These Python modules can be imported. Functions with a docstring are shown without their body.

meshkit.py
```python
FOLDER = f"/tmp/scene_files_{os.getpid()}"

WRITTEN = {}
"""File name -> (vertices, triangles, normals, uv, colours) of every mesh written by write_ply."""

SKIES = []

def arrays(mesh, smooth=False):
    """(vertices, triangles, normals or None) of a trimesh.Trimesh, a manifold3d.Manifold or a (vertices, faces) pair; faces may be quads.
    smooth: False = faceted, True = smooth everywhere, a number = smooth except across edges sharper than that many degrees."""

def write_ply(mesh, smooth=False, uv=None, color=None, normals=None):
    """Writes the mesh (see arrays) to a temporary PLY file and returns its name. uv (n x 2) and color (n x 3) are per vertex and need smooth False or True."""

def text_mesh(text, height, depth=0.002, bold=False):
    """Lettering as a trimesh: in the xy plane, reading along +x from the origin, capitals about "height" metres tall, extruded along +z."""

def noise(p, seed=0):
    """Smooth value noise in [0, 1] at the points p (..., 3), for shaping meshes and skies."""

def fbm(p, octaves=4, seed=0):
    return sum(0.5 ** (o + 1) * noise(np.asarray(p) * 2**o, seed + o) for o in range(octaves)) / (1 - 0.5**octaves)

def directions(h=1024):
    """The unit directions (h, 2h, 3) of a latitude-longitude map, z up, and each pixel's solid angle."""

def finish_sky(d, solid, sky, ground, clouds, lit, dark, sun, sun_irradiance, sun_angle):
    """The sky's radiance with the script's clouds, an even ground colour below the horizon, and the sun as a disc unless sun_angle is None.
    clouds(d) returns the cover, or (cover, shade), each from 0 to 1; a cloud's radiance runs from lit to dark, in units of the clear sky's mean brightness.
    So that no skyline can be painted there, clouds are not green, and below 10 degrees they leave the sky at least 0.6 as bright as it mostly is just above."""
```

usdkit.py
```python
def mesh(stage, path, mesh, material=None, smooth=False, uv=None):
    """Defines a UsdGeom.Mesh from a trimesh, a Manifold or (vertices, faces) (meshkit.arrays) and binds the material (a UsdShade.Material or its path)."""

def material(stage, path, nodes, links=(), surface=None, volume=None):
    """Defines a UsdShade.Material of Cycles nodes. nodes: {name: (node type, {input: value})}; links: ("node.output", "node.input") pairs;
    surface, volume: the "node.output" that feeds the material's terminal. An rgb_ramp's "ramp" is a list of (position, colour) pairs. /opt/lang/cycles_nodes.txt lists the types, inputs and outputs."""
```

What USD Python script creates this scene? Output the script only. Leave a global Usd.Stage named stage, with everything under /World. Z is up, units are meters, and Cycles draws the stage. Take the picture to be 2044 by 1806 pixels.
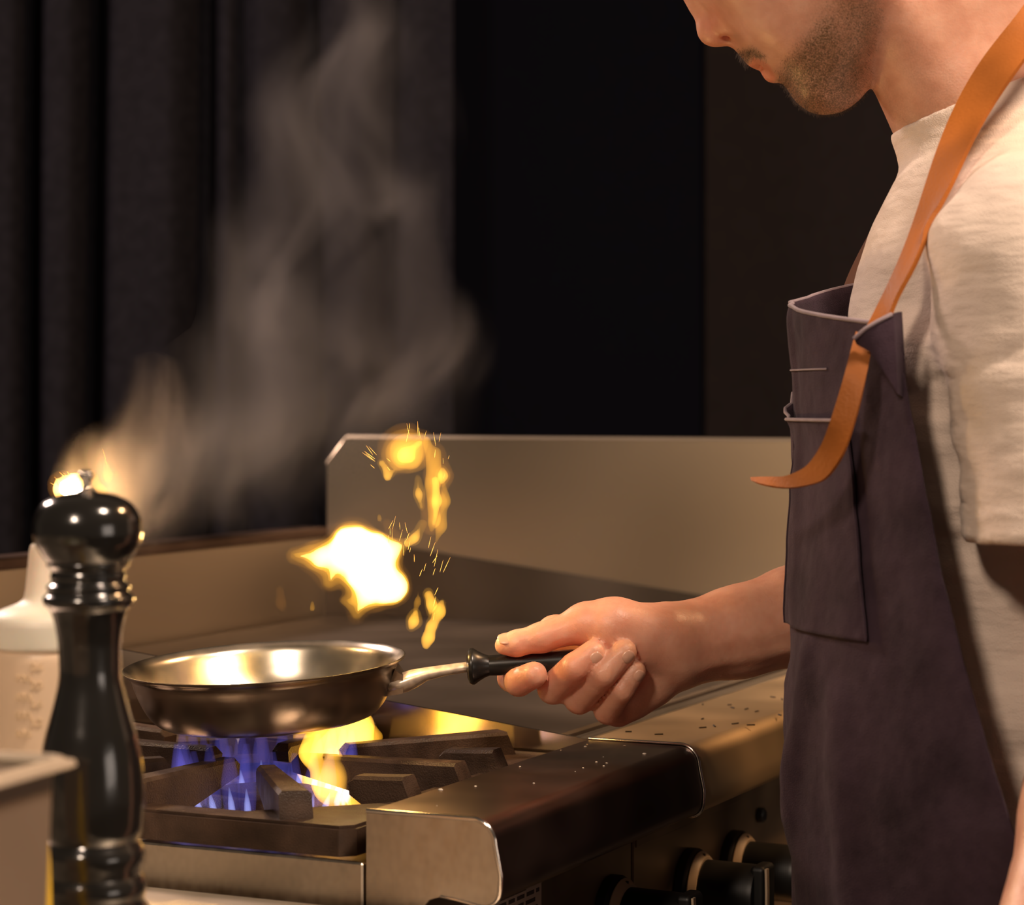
import math, random
import numpy as np, trimesh, manifold3d, usdkit, meshkit
from pxr import Usd, UsdGeom, UsdLux, UsdShade, Gf, Sdf, Vt
from shapely.geometry import Polygon

random.seed(7)
RNG = np.random.default_rng(7)
stage = Usd.Stage.CreateInMemory()
UsdGeom.SetStageUpAxis(stage, UsdGeom.Tokens.z)
UsdGeom.SetStageMetersPerUnit(stage, 1.0)
UsdGeom.Xform.Define(stage, '/World')
UsdGeom.Scope.Define(stage, '/World/Looks')

# ------------------------------------------------------------------ camera, lights, exposure
CAM_H = 1.25                 # lens height above the floor
FPX = 4730.0                 # focal length in pixels of the 2044 px wide frame
HORIZON = 800.0              # row of the horizon
cam = UsdGeom.Camera.Define(stage, '/World/camera')
cam.CreateHorizontalApertureAttr(36.0)
cam.CreateVerticalApertureAttr(36.0 * 1806 / 2044)
cam.CreateFocalLengthAttr(FPX / 2044 * 36.0)
cam.CreateVerticalApertureOffsetAttr(-(903 - HORIZON) / 2044 * 36.0)
cam.CreateFStopAttr(9.0)
cam.CreateFocusDistanceAttr(1.57)
cam.CreateClippingRangeAttr((0.05, 100.0))
cam.CreateExposureAttr(0.18)
cam.AddTranslateOp().Set((0, 0, CAM_H))
cam.AddRotateXOp().Set(90.0)

dome = UsdLux.DomeLight.Define(stage, '/World/ambient_light')
dome.CreateColorAttr((1.0, 0.78, 0.58)); dome.CreateIntensityAttr(0.022)


def lamp(name, pos, target, w, h, power, color):
    l = UsdLux.RectLight.Define(stage, '/World/' + name)
    l.CreateWidthAttr(w); l.CreateHeightAttr(h); l.CreateIntensityAttr(power); l.CreateColorAttr(color)
    p, t = np.array(pos, float), np.array(target, float)
    z = (p - t) / np.linalg.norm(p - t)
    x = np.cross([0, 1, 0.01], z); x /= np.linalg.norm(x); y = np.cross(z, x)
    m = np.eye(4); m[:3, 0], m[:3, 1], m[:3, 2], m[:3, 3] = x, y, z, p
    l.AddTransformOp().Set(Gf.Matrix4d(*m.T.ravel().tolist()))


lamp('ceiling_spot_right', (0.95, 0.55, 3.05), (0.1, 1.5, 1.1), 0.36, 0.36, 122.0, (1.0, 0.77, 0.59))
lamp('ceiling_spot_left', (-0.95, -0.95, 2.65), (0.1, 1.5, 1.2), 0.30, 0.30, 120.0, (1.0, 0.77, 0.59))
lamp('ceiling_spot_far', (-1.7, 3.3, 2.5), (0.3, 1.5, 1.2), 0.36, 0.36, 105.0, (1.0, 0.73, 0.62))
lamp('ceiling_spot_behind', (1.75, 2.1, 2.95), (0.3, 1.5, 1.4), 0.30, 0.30, 140.0, (1.0, 0.56, 0.26))
lamp('window_light', (2.3, -0.75, 1.35), (0.0, 1.3, 1.15), 0.8, 1.2, 2.6, (1.0, 0.84, 0.72))


def P(px, py, d):
    """The world point seen at pixel (px, py) of the 2044 x 1806 frame at distance d along the view axis."""
    return np.array([(px - 1022.0) / FPX * d, d, CAM_H + (HORIZON - py) / FPX * d])


def project(v):
    v = np.asarray(v)
    return np.stack([1022 + v[..., 0] / v[..., 1] * FPX, HORIZON - (v[..., 2] - CAM_H) / v[..., 1] * FPX], -1)


# ------------------------------------------------------------------ naming and prims
USED = {}


def numbered(path):
    n = USED.get(path, -1) + 1
    USED[path] = n
    return path if n == 0 else f'{path}_{n:03d}'


def tag(prim, label=None, cat=None, group=None, kind=None):
    prim = prim.GetPrim() if hasattr(prim, 'GetPrim') else prim
    for k, v in (('label', label), ('category', cat), ('group', group), ('kind', kind)):
        if v:
            prim.SetCustomDataByKey(k, v)
    return prim


def thing(name, label, cat, loc=(0, 0, 0), rz=0.0, group=None, kind=None):
    x = UsdGeom.Xform.Define(stage, numbered('/World/' + name))
    x.AddTranslateOp().Set(tuple(map(float, loc)))
    if rz:
        x.AddRotateZOp().Set(float(rz))
    tag(x, label, cat, group, kind)
    x_loc[str(x.GetPath())] = (np.array(loc, float), float(rz))
    return str(x.GetPath())


x_loc = {}


def obj(parent, name, mesh, mat, smooth=35, label=None, kind=None, uv=None):
    m = usdkit.mesh(stage, numbered(f'{parent}/{name}'), mesh, '/World/Looks/' + mat, smooth=smooth, uv=uv)
    tag(m, label, kind=kind)
    return str(m.GetPath())


def wobj(parent, name, mesh, mat, **kw):
    """obj() for a mesh given in world coordinates."""
    loc, rz = x_loc['/'.join(parent.split('/')[:3])]
    v, f, _ = meshkit.arrays(mesh)
    a = math.radians(-rz)
    v = v - loc
    v = np.stack([v[:, 0] * math.cos(a) - v[:, 1] * math.sin(a), v[:, 0] * math.sin(a) + v[:, 1] * math.cos(a), v[:, 2]], 1)
    return obj(parent, name, (v, f), mat, **kw)


def top(name, mesh, mat, label=None, cat=None, smooth=35, kind=None, group=None):
    m = usdkit.mesh(stage, numbered('/World/' + name), mesh, '/World/Looks/' + mat, smooth=smooth)
    tag(m, label, cat, group, kind)
    return str(m.GetPath())


# ------------------------------------------------------------------ materials
def mat(name, nodes, links=(), surface='p.BSDF', volume=None):
    usdkit.material(stage, '/World/Looks/' + name, nodes, links, surface=surface, volume=volume)


def plain(name, color, rough=0.5, metal=0.0, **kw):
    """One principled material with a little mottling in colour and roughness."""
    var = kw.pop('var', 0.12); scale = kw.pop('scale', 30.0); bump = kw.pop('bump', 0.0); bscale = kw.pop('bscale', 400.0)
    stretch = kw.pop('stretch', (1, 1, 1)); bdist = kw.pop('bdist', 0.0008)
    c = np.array(color, float)
    nodes = {'g': ('texture_coordinate', {}), 'mp': ('mapping', {'scale': stretch}),
             'n': ('noise_texture', {'scale': scale, 'detail': 1.0, 'roughness': 0.6}),
             'r': ('rgb_ramp', {'ramp': [(0.3, tuple(c * (1 - var))), (0.7, tuple(np.minimum(c * (1 + var), 1)))]}),
             'rr': ('map_range', {'from_min': 0.3, 'from_max': 0.7, 'to_min': rough * 0.85, 'to_max': min(1, rough * 1.15)}),
             'p': ('principled_bsdf', {'metallic': metal, **kw})}
    links = [('g.object', 'mp.vector'), ('mp.vector', 'n.vector'), ('n.fac', 'r.fac'), ('r.color', 'p.base_color'), ('n.fac', 'rr.value'), ('rr.result', 'p.roughness')]
    if bump:
        nodes['bn'] = ('noise_texture', {'scale': bscale, 'detail': 1.0})
        nodes['b'] = ('bump', {'strength': bump, 'distance': bdist})
        links += [('mp.vector', 'bn.vector'), ('bn.fac', 'b.height'), ('b.normal', 'p.normal')]
    mat(name, nodes, links)


plain('steel', (0.45, 0.385, 0.31), 0.34, 1.0, var=0.04, scale=9.0, stretch=(12, 1, 8))
plain('steel_guard', (0.56, 0.465, 0.355), 0.42, 1.0, var=0.06, scale=3.0)
plain('steel_polished', (0.66, 0.60, 0.54), 0.16, 1.0, var=0.06, scale=20.0)
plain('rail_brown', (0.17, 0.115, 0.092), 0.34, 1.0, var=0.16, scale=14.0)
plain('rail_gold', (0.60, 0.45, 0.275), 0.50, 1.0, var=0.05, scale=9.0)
plain('griddle_steel', (0.165, 0.135, 0.112), 0.42, 0.9, var=0.15, scale=7.0)
plain('panel_dark', (0.30, 0.21, 0.135), 0.45, 0.7, var=0.25, scale=16.0)
plain('enamel_black', (0.02, 0.018, 0.017), 0.35)
plain('cast_iron', (0.044, 0.0255, 0.0165), 0.52, 0.0, specular_ior_level=0.25, var=0.30, scale=60.0, bump=0.55, bscale=900.0, bdist=0.0006)
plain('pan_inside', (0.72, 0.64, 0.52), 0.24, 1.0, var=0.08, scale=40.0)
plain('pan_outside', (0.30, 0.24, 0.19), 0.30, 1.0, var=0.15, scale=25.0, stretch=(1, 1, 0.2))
plain('rubber_black', (0.012, 0.011, 0.010), 0.32)
plain('gloss_black', (0.010, 0.009, 0.008), 0.17, specular_ior_level=0.6, coat_weight=0.5, coat_roughness=0.08)
plain('knob_black', (0.006, 0.006, 0.006), 0.5)
plain('dial_cream', (0.50, 0.38, 0.26), 0.5)
plain('print_dark', (0.07, 0.045, 0.035), 0.6)
plain('sticker_paper', (0.50, 0.38, 0.30), 0.55)
plain('table_steel', (0.78, 0.68, 0.55), 0.46, 1.0, var=0.12, scale=6.0)
plain('white_plastic', (0.76, 0.66, 0.54), 0.42, subsurface_weight=0.2, subsurface_scale=0.01)
plain('bottle_plastic', (0.66, 0.49, 0.34), 0.38, var=0.05)
plain('bottle_relief', (0.72, 0.55, 0.36), 0.3)
plain('yellow_plastic', (0.75, 0.50, 0.03), 0.4, var=0.05)
plain('tub_plastic', (0.21, 0.155, 0.115), 0.4, var=0.08, scale=12.0)
plain('tub_rim', (0.44, 0.36, 0.28), 0.22, var=0.05)
plain('green_sauce', (0.22, 0.22, 0.10), 0.35, var=0.2)
plain('curtain_cloth', (0.0160, 0.0152, 0.0200), 0.9, var=0.2, scale=50.0, specular_ior_level=0.04)
plain('wall_black', (0.0052, 0.0056, 0.0105), 0.8, specular_ior_level=0.03)
plain('wall_brown', (0.0210, 0.0165, 0.0172), 0.8, specular_ior_level=0.05)
plain('floor_dark', (0.03, 0.025, 0.022), 0.6)
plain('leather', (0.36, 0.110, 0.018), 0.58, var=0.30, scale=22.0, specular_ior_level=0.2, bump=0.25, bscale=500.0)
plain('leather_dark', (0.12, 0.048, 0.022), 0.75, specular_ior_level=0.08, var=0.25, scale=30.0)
plain('trouser_cloth', (0.02, 0.02, 0.025), 0.85)
plain('shoe_leather', (0.012, 0.011, 0.011), 0.4)
plain('hair_dark', (0.075, 0.045, 0.024), 0.55)
plain('nail', (0.66, 0.36, 0.25), 0.25)
plain('nostril', (0.16, 0.05, 0.03), 0.7)
plain('eye_white', (0.7, 0.66, 0.6), 0.2)
plain('eye_iris', (0.06, 0.03, 0.015), 0.2)
plain('crumb', (0.62, 0.55, 0.45), 0.7)
plain('char', (0.02, 0.015, 0.012), 0.8)
plain('foil', (0.90, 0.74, 0.60), 0.30, 0.6, var=0.2, scale=150.0)

# cloth: weave bump plus a faded mottle
def cloth(name, color, var, weave=1400.0, wrinkle=0.0, streak=(1, 1, 1), rough=0.85, sheen=0.2, wscale=40.0, spec=0.06):
    c = np.array(color, float)
    nodes = {'g': ('texture_coordinate', {}), 'mp': ('mapping', {'scale': streak}),
             'n': ('noise_texture', {'scale': 16.0, 'detail': 4.0, 'roughness': 0.65}),
             'r': ('rgb_ramp', {'ramp': [(0.3, tuple(c * (1 - var))), (0.72, tuple(np.minimum(c * (1 + var), 1)))]}),
             'w': ('noise_texture', {'scale': weave, 'detail': 0.0}),
             'k': ('noise_texture', {'scale': wscale, 'detail': 2.0}),
             'a': ('math', {'math_type': 'multiply_add', 'value2': 9.0}),
             'b': ('bump', {'strength': 0.5, 'distance': 0.0004 + wrinkle}),
             'p': ('principled_bsdf', {'roughness': rough, 'sheen_weight': sheen, 'specular_ior_level': spec})}
    links = [('g.object', 'n.vector'), ('g.object', 'w.vector'), ('g.object', 'mp.vector'), ('mp.vector', 'k.vector'), ('n.fac', 'r.fac'), ('r.color', 'p.base_color'),
             ('k.fac', 'a.value1'), ('w.fac', 'a.value3'), ('a.value', 'b.height'), ('b.normal', 'p.normal')]
    mat(name, nodes, links)


cloth('denim', (0.047, 0.029, 0.041), 0.40, wrinkle=0.0002, sheen=0.04)
cloth('denim_edge', (0.26, 0.20, 0.22), 0.25)
cloth('jersey', (0.76, 0.63, 0.54), 0.05, sheen=0.05, wrinkle=0.0005, streak=(1, 1, 3.5), wscale=22.0)

# skin, with the stubble's own colour from the mesh attribute "beard"
mat('skin', {
    'g': ('texture_coordinate', {}), 'n': ('noise_texture', {'scale': 38.0, 'detail': 3.0, 'roughness': 0.6}),
    'r': ('rgb_ramp', {'ramp': [(0.30, (0.57, 0.265, 0.170)), (0.55, (0.67, 0.35, 0.235)), (0.75, (0.72, 0.41, 0.29))]}),
    'fl': ('attribute', {'attribute': 'flush'}), 'red': ('mix_color', {'b': (0.60, 0.19, 0.11)}),
    'bt': ('attribute', {'attribute': 'beard'}), 'hn': ('noise_texture', {'scale': 900.0, 'detail': 2.0}),
    'hm': ('map_range', {'from_min': 0.25, 'from_max': 0.7, 'to_min': 0.25, 'to_max': 1.25}), 'bm': ('math', {'math_type': 'multiply', 'use_clamp': True}),
    'm': ('mix_color', {'b': (0.17, 0.095, 0.045)}),
    'bn': ('noise_texture', {'scale': 650.0, 'detail': 1.0}), 'b': ('bump', {'strength': 0.25, 'distance': 0.0006}),
    'p': ('principled_bsdf', {'roughness': 0.42, 'subsurface_weight': 0.25, 'subsurface_scale': 0.004, 'subsurface_radius': (1.0, 0.35, 0.2), 'specular_ior_level': 0.5})},
    [('g.object', 'n.vector'), ('g.object', 'hn.vector'), ('g.object', 'bn.vector'), ('n.fac', 'r.fac'), ('r.color', 'red.a'), ('fl.fac', 'red.fac'), ('red.result', 'm.a'),
     ('hn.fac', 'hm.value'), ('hm.result', 'bm.value1'), ('bt.fac', 'bm.value2'), ('bm.value', 'm.fac'), ('m.result', 'p.base_color'), ('bn.fac', 'b.height'), ('b.normal', 'p.normal')])


# flames: bodies of evenly glowing gas, so that their brightness follows their thickness
def flame_mat(name, color, strength):
    mat(name, {'e': ('emission', {'color': color, 'strength': strength})}, surface=None, volume='e.emission')


flame_mat('flame_white', (1.0, 0.52, 0.13), 420.0)
flame_mat('flame_shell', (1.0, 0.50, 0.04), 60.0)
for n_, c_, s_ in (('a', (1.0, 0.46, 0.04), 22.0), ('b', (1.0, 0.42, 0.04), 9.0), ('c', (1.0, 0.38, 0.04), 4.0), ('d', (1.0, 0.34, 0.04), 2.0)):
    flame_mat('flame_glow_' + n_, c_, s_)
flame_mat('flame_soft', (1.0, 0.42, 0.03), 42.0)
flame_mat('flame_yellow', (1.0, 0.48, 0.05), 130.0)
flame_mat('flame_orange', (1.0, 0.44, 0.03), 60.0)
flame_mat('flame_haze', (1.0, 0.36, 0.04), 7.0)
flame_mat('flame_blue', (0.19, 0.17, 0.95), 11.0)
flame_mat('flame_blue_haze', (0.20, 0.16, 0.70), 2.0)
flame_mat('flame_blue_inner', (0.40, 0.45, 1.0), 110.0)
mat('flame_core', {'e': ('emission', {'color': (1.0, 0.62, 0.22), 'strength': 110.0})}, surface='e.emission')
mat('flare_core', {'e': ('emission', {'color': (1.0, 0.60, 0.25), 'strength': 260.0})}, surface='e.emission')
mat('spark', {'e': ('emission', {'color': (1.0, 0.42, 0.07), 'strength': 2.2})}, surface='e.emission')


# ------------------------------------------------------------------ mesh helpers
def cat(ms):
    vs, fs, n = [], [], 0
    for m in ms:
        v, f, _ = meshkit.arrays(m)
        vs.append(v); fs.append(f + n); n += len(v)
    return trimesh.Trimesh(np.vstack(vs), np.vstack(fs), process=False)


def hull(pts):
    return trimesh.convex.convex_hull(np.asarray(pts, float))


def mani(m):
    return manifold3d.Manifold(manifold3d.Mesh(np.asarray(m.vertices, np.float32), np.asarray(m.faces, np.uint32)))


def rbox(lo, hi, r=0.002, seg=2):
    """A box from corner lo to corner hi with rounded edges."""
    lo, hi = np.array(lo, float), np.array(hi, float)
    s = trimesh.creation.icosphere(seg, r).vertices
    return hull(np.vstack([s + np.where(np.array(c), hi - r, lo + r) for c in np.ndindex(2, 2, 2)]))


def cbox(lo, hi, c=0.0015):
    """A box with chamfered edges."""
    lo, hi = np.array(lo, float), np.array(hi, float)
    p = []
    for k in np.ndindex(2, 2, 2):
        corner, s = np.where(np.array(k), hi, lo), np.where(np.array(k), -c, c)
        p += [corner + s * [0, 1, 1], corner + s * [1, 0, 1], corner + s * [1, 1, 0]]
    return hull(p)


def extrude(poly, h, chamfer=0.0):
    return trimesh.creation.extrude_polygon(poly if isinstance(poly, Polygon) else Polygon(poly), h, engine='earcut')


def lathe(profile, n=96, closed=False):
    """profile: (radius, z) pairs from bottom to top, turned round the z axis."""
    pr = np.array(profile, float); a = np.linspace(0, 2 * np.pi, n, endpoint=False); k = len(pr)
    v = np.stack([np.outer(np.cos(a), pr[:, 0]), np.outer(np.sin(a), pr[:, 0]), np.tile(pr[:, 1], (n, 1))], -1).reshape(-1, 3)
    i, j = np.meshgrid(np.arange(n), np.arange(k - 1), indexing='ij'); i2 = (i + 1) % n
    q = np.stack([i * k + j, i2 * k + j, i2 * k + j + 1, i * k + j + 1], -1).reshape(-1, 4)
    f = np.vstack([q[:, [0, 1, 2]], q[:, [0, 2, 3]]])
    t = trimesh.Trimesh(v, f, process=False); t.merge_vertices(); t.update_faces(t.nondegenerate_faces())
    return t


def smooth_profile(pts, n=160):
    from scipy.interpolate import PchipInterpolator
    p = np.array(pts, float); s = np.r_[0, np.cumsum(np.linalg.norm(np.diff(p, axis=0), axis=1))]
    t = np.linspace(0, s[-1], n)
    return np.stack([PchipInterpolator(s, p[:, 0])(t), PchipInterpolator(s, p[:, 1])(t)], 1)


def tube(path, radius, n=12, closed_ends=True):
    p = np.array(path, float); r = np.broadcast_to(radius, len(p)).astype(float)
    t = np.gradient(p, axis=0); t /= np.linalg.norm(t, axis=1)[:, None]
    up = np.array([0.1, 0.2, 1.0]); x = np.cross(t, up); x /= np.linalg.norm(x, axis=1)[:, None]; y = np.cross(t, x)
    a = np.linspace(0, 2 * np.pi, n, endpoint=False)
    v = (p[:, None] + r[:, None, None] * (np.cos(a)[None, :, None] * x[:, None] + np.sin(a)[None, :, None] * y[:, None])).reshape(-1, 3)
    k = len(p); i, j = np.meshgrid(np.arange(k - 1), np.arange(n), indexing='ij'); j2 = (j + 1) % n
    q = np.stack([i * n + j, i * n + j2, (i + 1) * n + j2, (i + 1) * n + j], -1).reshape(-1, 4)
    f = [q[:, [0, 1, 2]], q[:, [0, 2, 3]]]
    v = np.vstack([v, p[:1], p[-1:]]); c0, c1 = k * n, k * n + 1; jj = np.arange(n); j2 = (jj + 1) % n
    f += [np.stack([np.full(n, c0), j2, jj], 1), np.stack([np.full(n, c1), (k - 1) * n + jj, (k - 1) * n + j2], 1)]
    t = trimesh.Trimesh(v, np.vstack(f), process=False); t.fix_normals()
    return t


def sheet(grid, thick):
    """A closed cloth or leather sheet of the given thickness from an (m, n, 3) grid of points."""
    g = np.asarray(grid, float); m, n, _ = g.shape
    du, dv = np.gradient(g, axis=1), np.gradient(g, axis=0)
    nn = np.cross(du, dv); nn /= np.maximum(np.linalg.norm(nn, axis=2, keepdims=True), 1e-12)
    v = np.vstack([(g + nn * thick / 2).reshape(-1, 3), (g - nn * thick / 2).reshape(-1, 3)])
    i, j = np.meshgrid(np.arange(m - 1), np.arange(n - 1), indexing='ij')
    q = np.stack([i * n + j, i * n + j + 1, (i + 1) * n + j + 1, (i + 1) * n + j], -1).reshape(-1, 4)
    o = m * n
    rim = np.r_[np.arange(n), np.arange(1, m) * n + n - 1, (m - 1) * n + np.arange(n - 2, -1, -1), np.arange(m - 2, 0, -1) * n]
    r2 = np.roll(rim, -1)
    side = np.stack([rim, rim + o, r2 + o, r2], 1)
    allq = np.vstack([q, q[:, ::-1] + o, side])
    f = np.vstack([allq[:, [0, 1, 2]], allq[:, [0, 2, 3]]])
    t = trimesh.Trimesh(v, f, process=False)
    return t


# ------------------------------------------------------------------ smooth bodies from signed distances
class Body:
    """Rounded cones and ellipsoids joined softly; each may be added (k > 0) or cut away."""

    def __init__(self):
        self.p, self.clip = [], {}

    def clipped(self, point, normal):
        """Cuts the last piece off flat at a plane."""
        self.clip[len(self.p) - 1] = (np.array(point, float), np.array(normal, float)); return self

    def cone(self, a, b, ra, rb, k=0.006, cut=False):
        self.p.append(('c', np.array(a, float), np.array(b, float), float(ra), float(rb), k, cut)); return self

    def ball(self, c, r, k=0.006, cut=False):
        return self.cone(c, np.array(c, float) + [0, 0, 1e-5], r, r, k, cut)

    def egg(self, c, radii, R=None, k=0.006, cut=False):
        self.p.append(('e', np.array(c, float), np.array(radii, float), np.eye(3) if R is None else np.array(R, float), 0.0, k, cut)); return self

    @staticmethod
    def dist(q, x):
        if q[0] == 'c':
            a, ba = q[1], q[2] - q[1]
            pa = x - a; l2 = ba @ ba
            h = np.clip(pa @ ba / l2, 0, 1)
            return np.linalg.norm(pa - h[:, None] * ba, axis=1) - (q[3] + (q[4] - q[3]) * h)
        y = (x - q[1]) @ q[3]
        k0 = np.linalg.norm(y / q[2], axis=1); k1 = np.linalg.norm(y / q[2] ** 2, axis=1)
        return k0 * (k0 - 1) / np.maximum(k1, 1e-9)

    def __call__(self, x, near=None):
        d = np.full(len(x), 1e3)
        for i, q in enumerate(self.p):
            if near is not None and not near[i]:
                continue
            e = self.dist(q, x); k = max(q[5], 1e-6)
            if i in self.clip:
                e = np.maximum(e, (x - self.clip[i][0]) @ self.clip[i][1])
            if q[6]:
                h = np.clip(0.5 - 0.5 * (d + e) / k, 0, 1)
                d = d * (1 - h) - e * h + k * h * (1 - h)
            else:
                h = np.clip(0.5 + 0.5 * (d - e) / k, 0, 1)
                d = d * (1 - h) + e * h - k * h * (1 - h)
        return d

    def bounds(self, pad):
        lo, hi = np.full(3, 1e9), np.full(3, -1e9)
        for q in self.p:
            if q[6]:
                continue
            for c, r in ((q[1], q[3]), (q[2], q[4])) if q[0] == 'c' else ((q[1], q[2].max()),):
                lo, hi = np.minimum(lo, c - r), np.maximum(hi, c + r)
        return lo - pad, hi + pad

    def near(self, c, reach):
        """Which pieces matter within reach of each of the points c."""
        d = np.stack([self.dist(q, c) for q in self.p], 1)
        add = np.array([not q[6] for q in self.p]); ks = np.array([q[5] for q in self.p])
        best = d[:, add].min(1)[:, None]
        return d < np.where(add, best + 2 * reach + ks * 1.5, 2 * reach + ks)

    def mesh(self, h, extra=None, B=14, lo=None, hi=None, pad=0.012):
        """Surface nets on the blocks of a grid that the surface passes through."""
        l, u = self.bounds(pad)
        lo = l if lo is None else np.maximum(l, lo); hi = u if hi is None else np.minimum(u, hi)
        nb = np.ceil((hi - lo) / (B * h)).astype(int)
        N = nb * B + 2
        r = B * h * math.sqrt(3) / 2
        gc = np.stack(np.meshgrid(*[np.arange(k) for k in nb], indexing='ij'), -1).reshape(-1, 3)
        ctr = lo + (gc + 0.5) * B * h
        keep = np.abs(self(ctr)) < r * 1.5 + 0.004
        off = np.stack(np.meshgrid(*[np.arange(B + 1)] * 3, indexing='ij'), -1)
        o = off.reshape(-1, 3)
        cells_k, cells_v, edges = [], [], []
        corners = list(np.ndindex(2, 2, 2))
        pairs = [(a, b) for ia, a in enumerate(corners) for b in corners[ia + 1:] if sum(abs(np.subtract(a, b))) == 1]
        key = lambda c: (c[..., 0] * N[1] + c[..., 1]) * N[2] + c[..., 2]
        for g, near in zip(gc[keep], self.near(ctr[keep], r)):
            base = g * B
            x = lo + (base + o) * h
            d = self(x, near)
            if extra is not None:
                m = np.abs(d) < 0.03
                d[m] = d[m] + extra(x[m], d[m])
            d = d.reshape(B + 1, B + 1, B + 1)
            s = d < 0
            if s.all() or not s.any():
                continue
            cnt = sum(s[a:a + B, b:b + B, e:e + B].astype(np.int8) for a, b, e in corners)
            act = np.argwhere((cnt > 0) & (cnt < 8))
            if len(act):
                dv = {k: d[act[:, 0] + k[0], act[:, 1] + k[1], act[:, 2] + k[2]] for k in corners}
                acc, num = np.zeros((len(act), 3)), np.zeros(len(act))
                for a, b in pairs:
                    da, db = dv[a], dv[b]
                    m = (da < 0) != (db < 0)
                    t = np.where(m, da / np.where(m, da - db, 1), 0)
                    pt = np.array(a) + t[:, None] * (np.array(b) - np.array(a))
                    acc += pt * m[:, None]; num += m
                cells_k.append(key(base + act)); cells_v.append(lo + (base + act + acc / num[:, None]) * h)
            for ax in range(3):
                sl0 = [slice(0, B)] * 3; sl1 = list(sl0); sl1[ax] = slice(1, B + 1)
                s0, s1 = s[tuple(sl0)], s[tuple(sl1)]
                e = np.argwhere(s0 != s1)
                if len(e):
                    edges.append((ax, base + e, s0[e[:, 0], e[:, 1], e[:, 2]]))
        ck, cv = np.concatenate(cells_k), np.vstack(cells_v)
        order = np.argsort(ck); ck, cv = ck[order], cv[order]
        faces = []
        for ax, e, s0 in edges:
            b1, b2 = [(1, 2), (2, 0), (0, 1)][ax]
            q = []
            ok = np.ones(len(e), bool)
            for d1, d2 in ((0, 0), (-1, 0), (-1, -1), (0, -1)):
                c = e.copy(); c[:, b1] += d1; c[:, b2] += d2
                k = key(c); i = np.searchsorted(ck, k); i = np.minimum(i, len(ck) - 1)
                ok &= ck[i] == k; q.append(i)
            q = np.stack(q, 1); q[~s0] = q[~s0][:, ::-1]
            faces.append(q[ok])
        q = np.vstack(faces)
        f = np.vstack([q[:, [0, 1, 2]], q[:, [0, 2, 3]]])
        return trimesh.Trimesh(cv, f, process=False)


# ================================================================== THE SETTING
ANG = math.radians(25.3)                                   # the range runs off at this angle to the view
D1 = np.array([math.sin(ANG), math.cos(ANG), 0.0])         # along the range, away from the lens
D2 = np.array([math.cos(ANG), -math.sin(ANG), 0.0])        # out of its front, towards the cook
C0 = P(990, 1640, 1.35)                                    # near front corner of the rail, top edge
ZT = C0[2]                                                 # height of the range's top
RZ = -25.3


def RG(u, v, z):
    return C0 + u * D1 - v * D2 + np.array([0, 0, z])


struct = lambda name, m, mt: top(name, m, mt, kind='structure')
struct('floor', cbox((-6, -3, -0.05), (6, 6.5, 0.0), 0.001), 'floor_dark')
XB = (1405 - 1022) / FPX * 4.6
struct('wall_back', cbox((-6, 4.6, 0.0), (XB, 4.8, 4.0), 0.004), 'wall_black')
struct('wall_right', cbox((XB, 4.585, 0.0), (6, 4.8, 4.0), 0.004), 'wall_brown')

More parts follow.
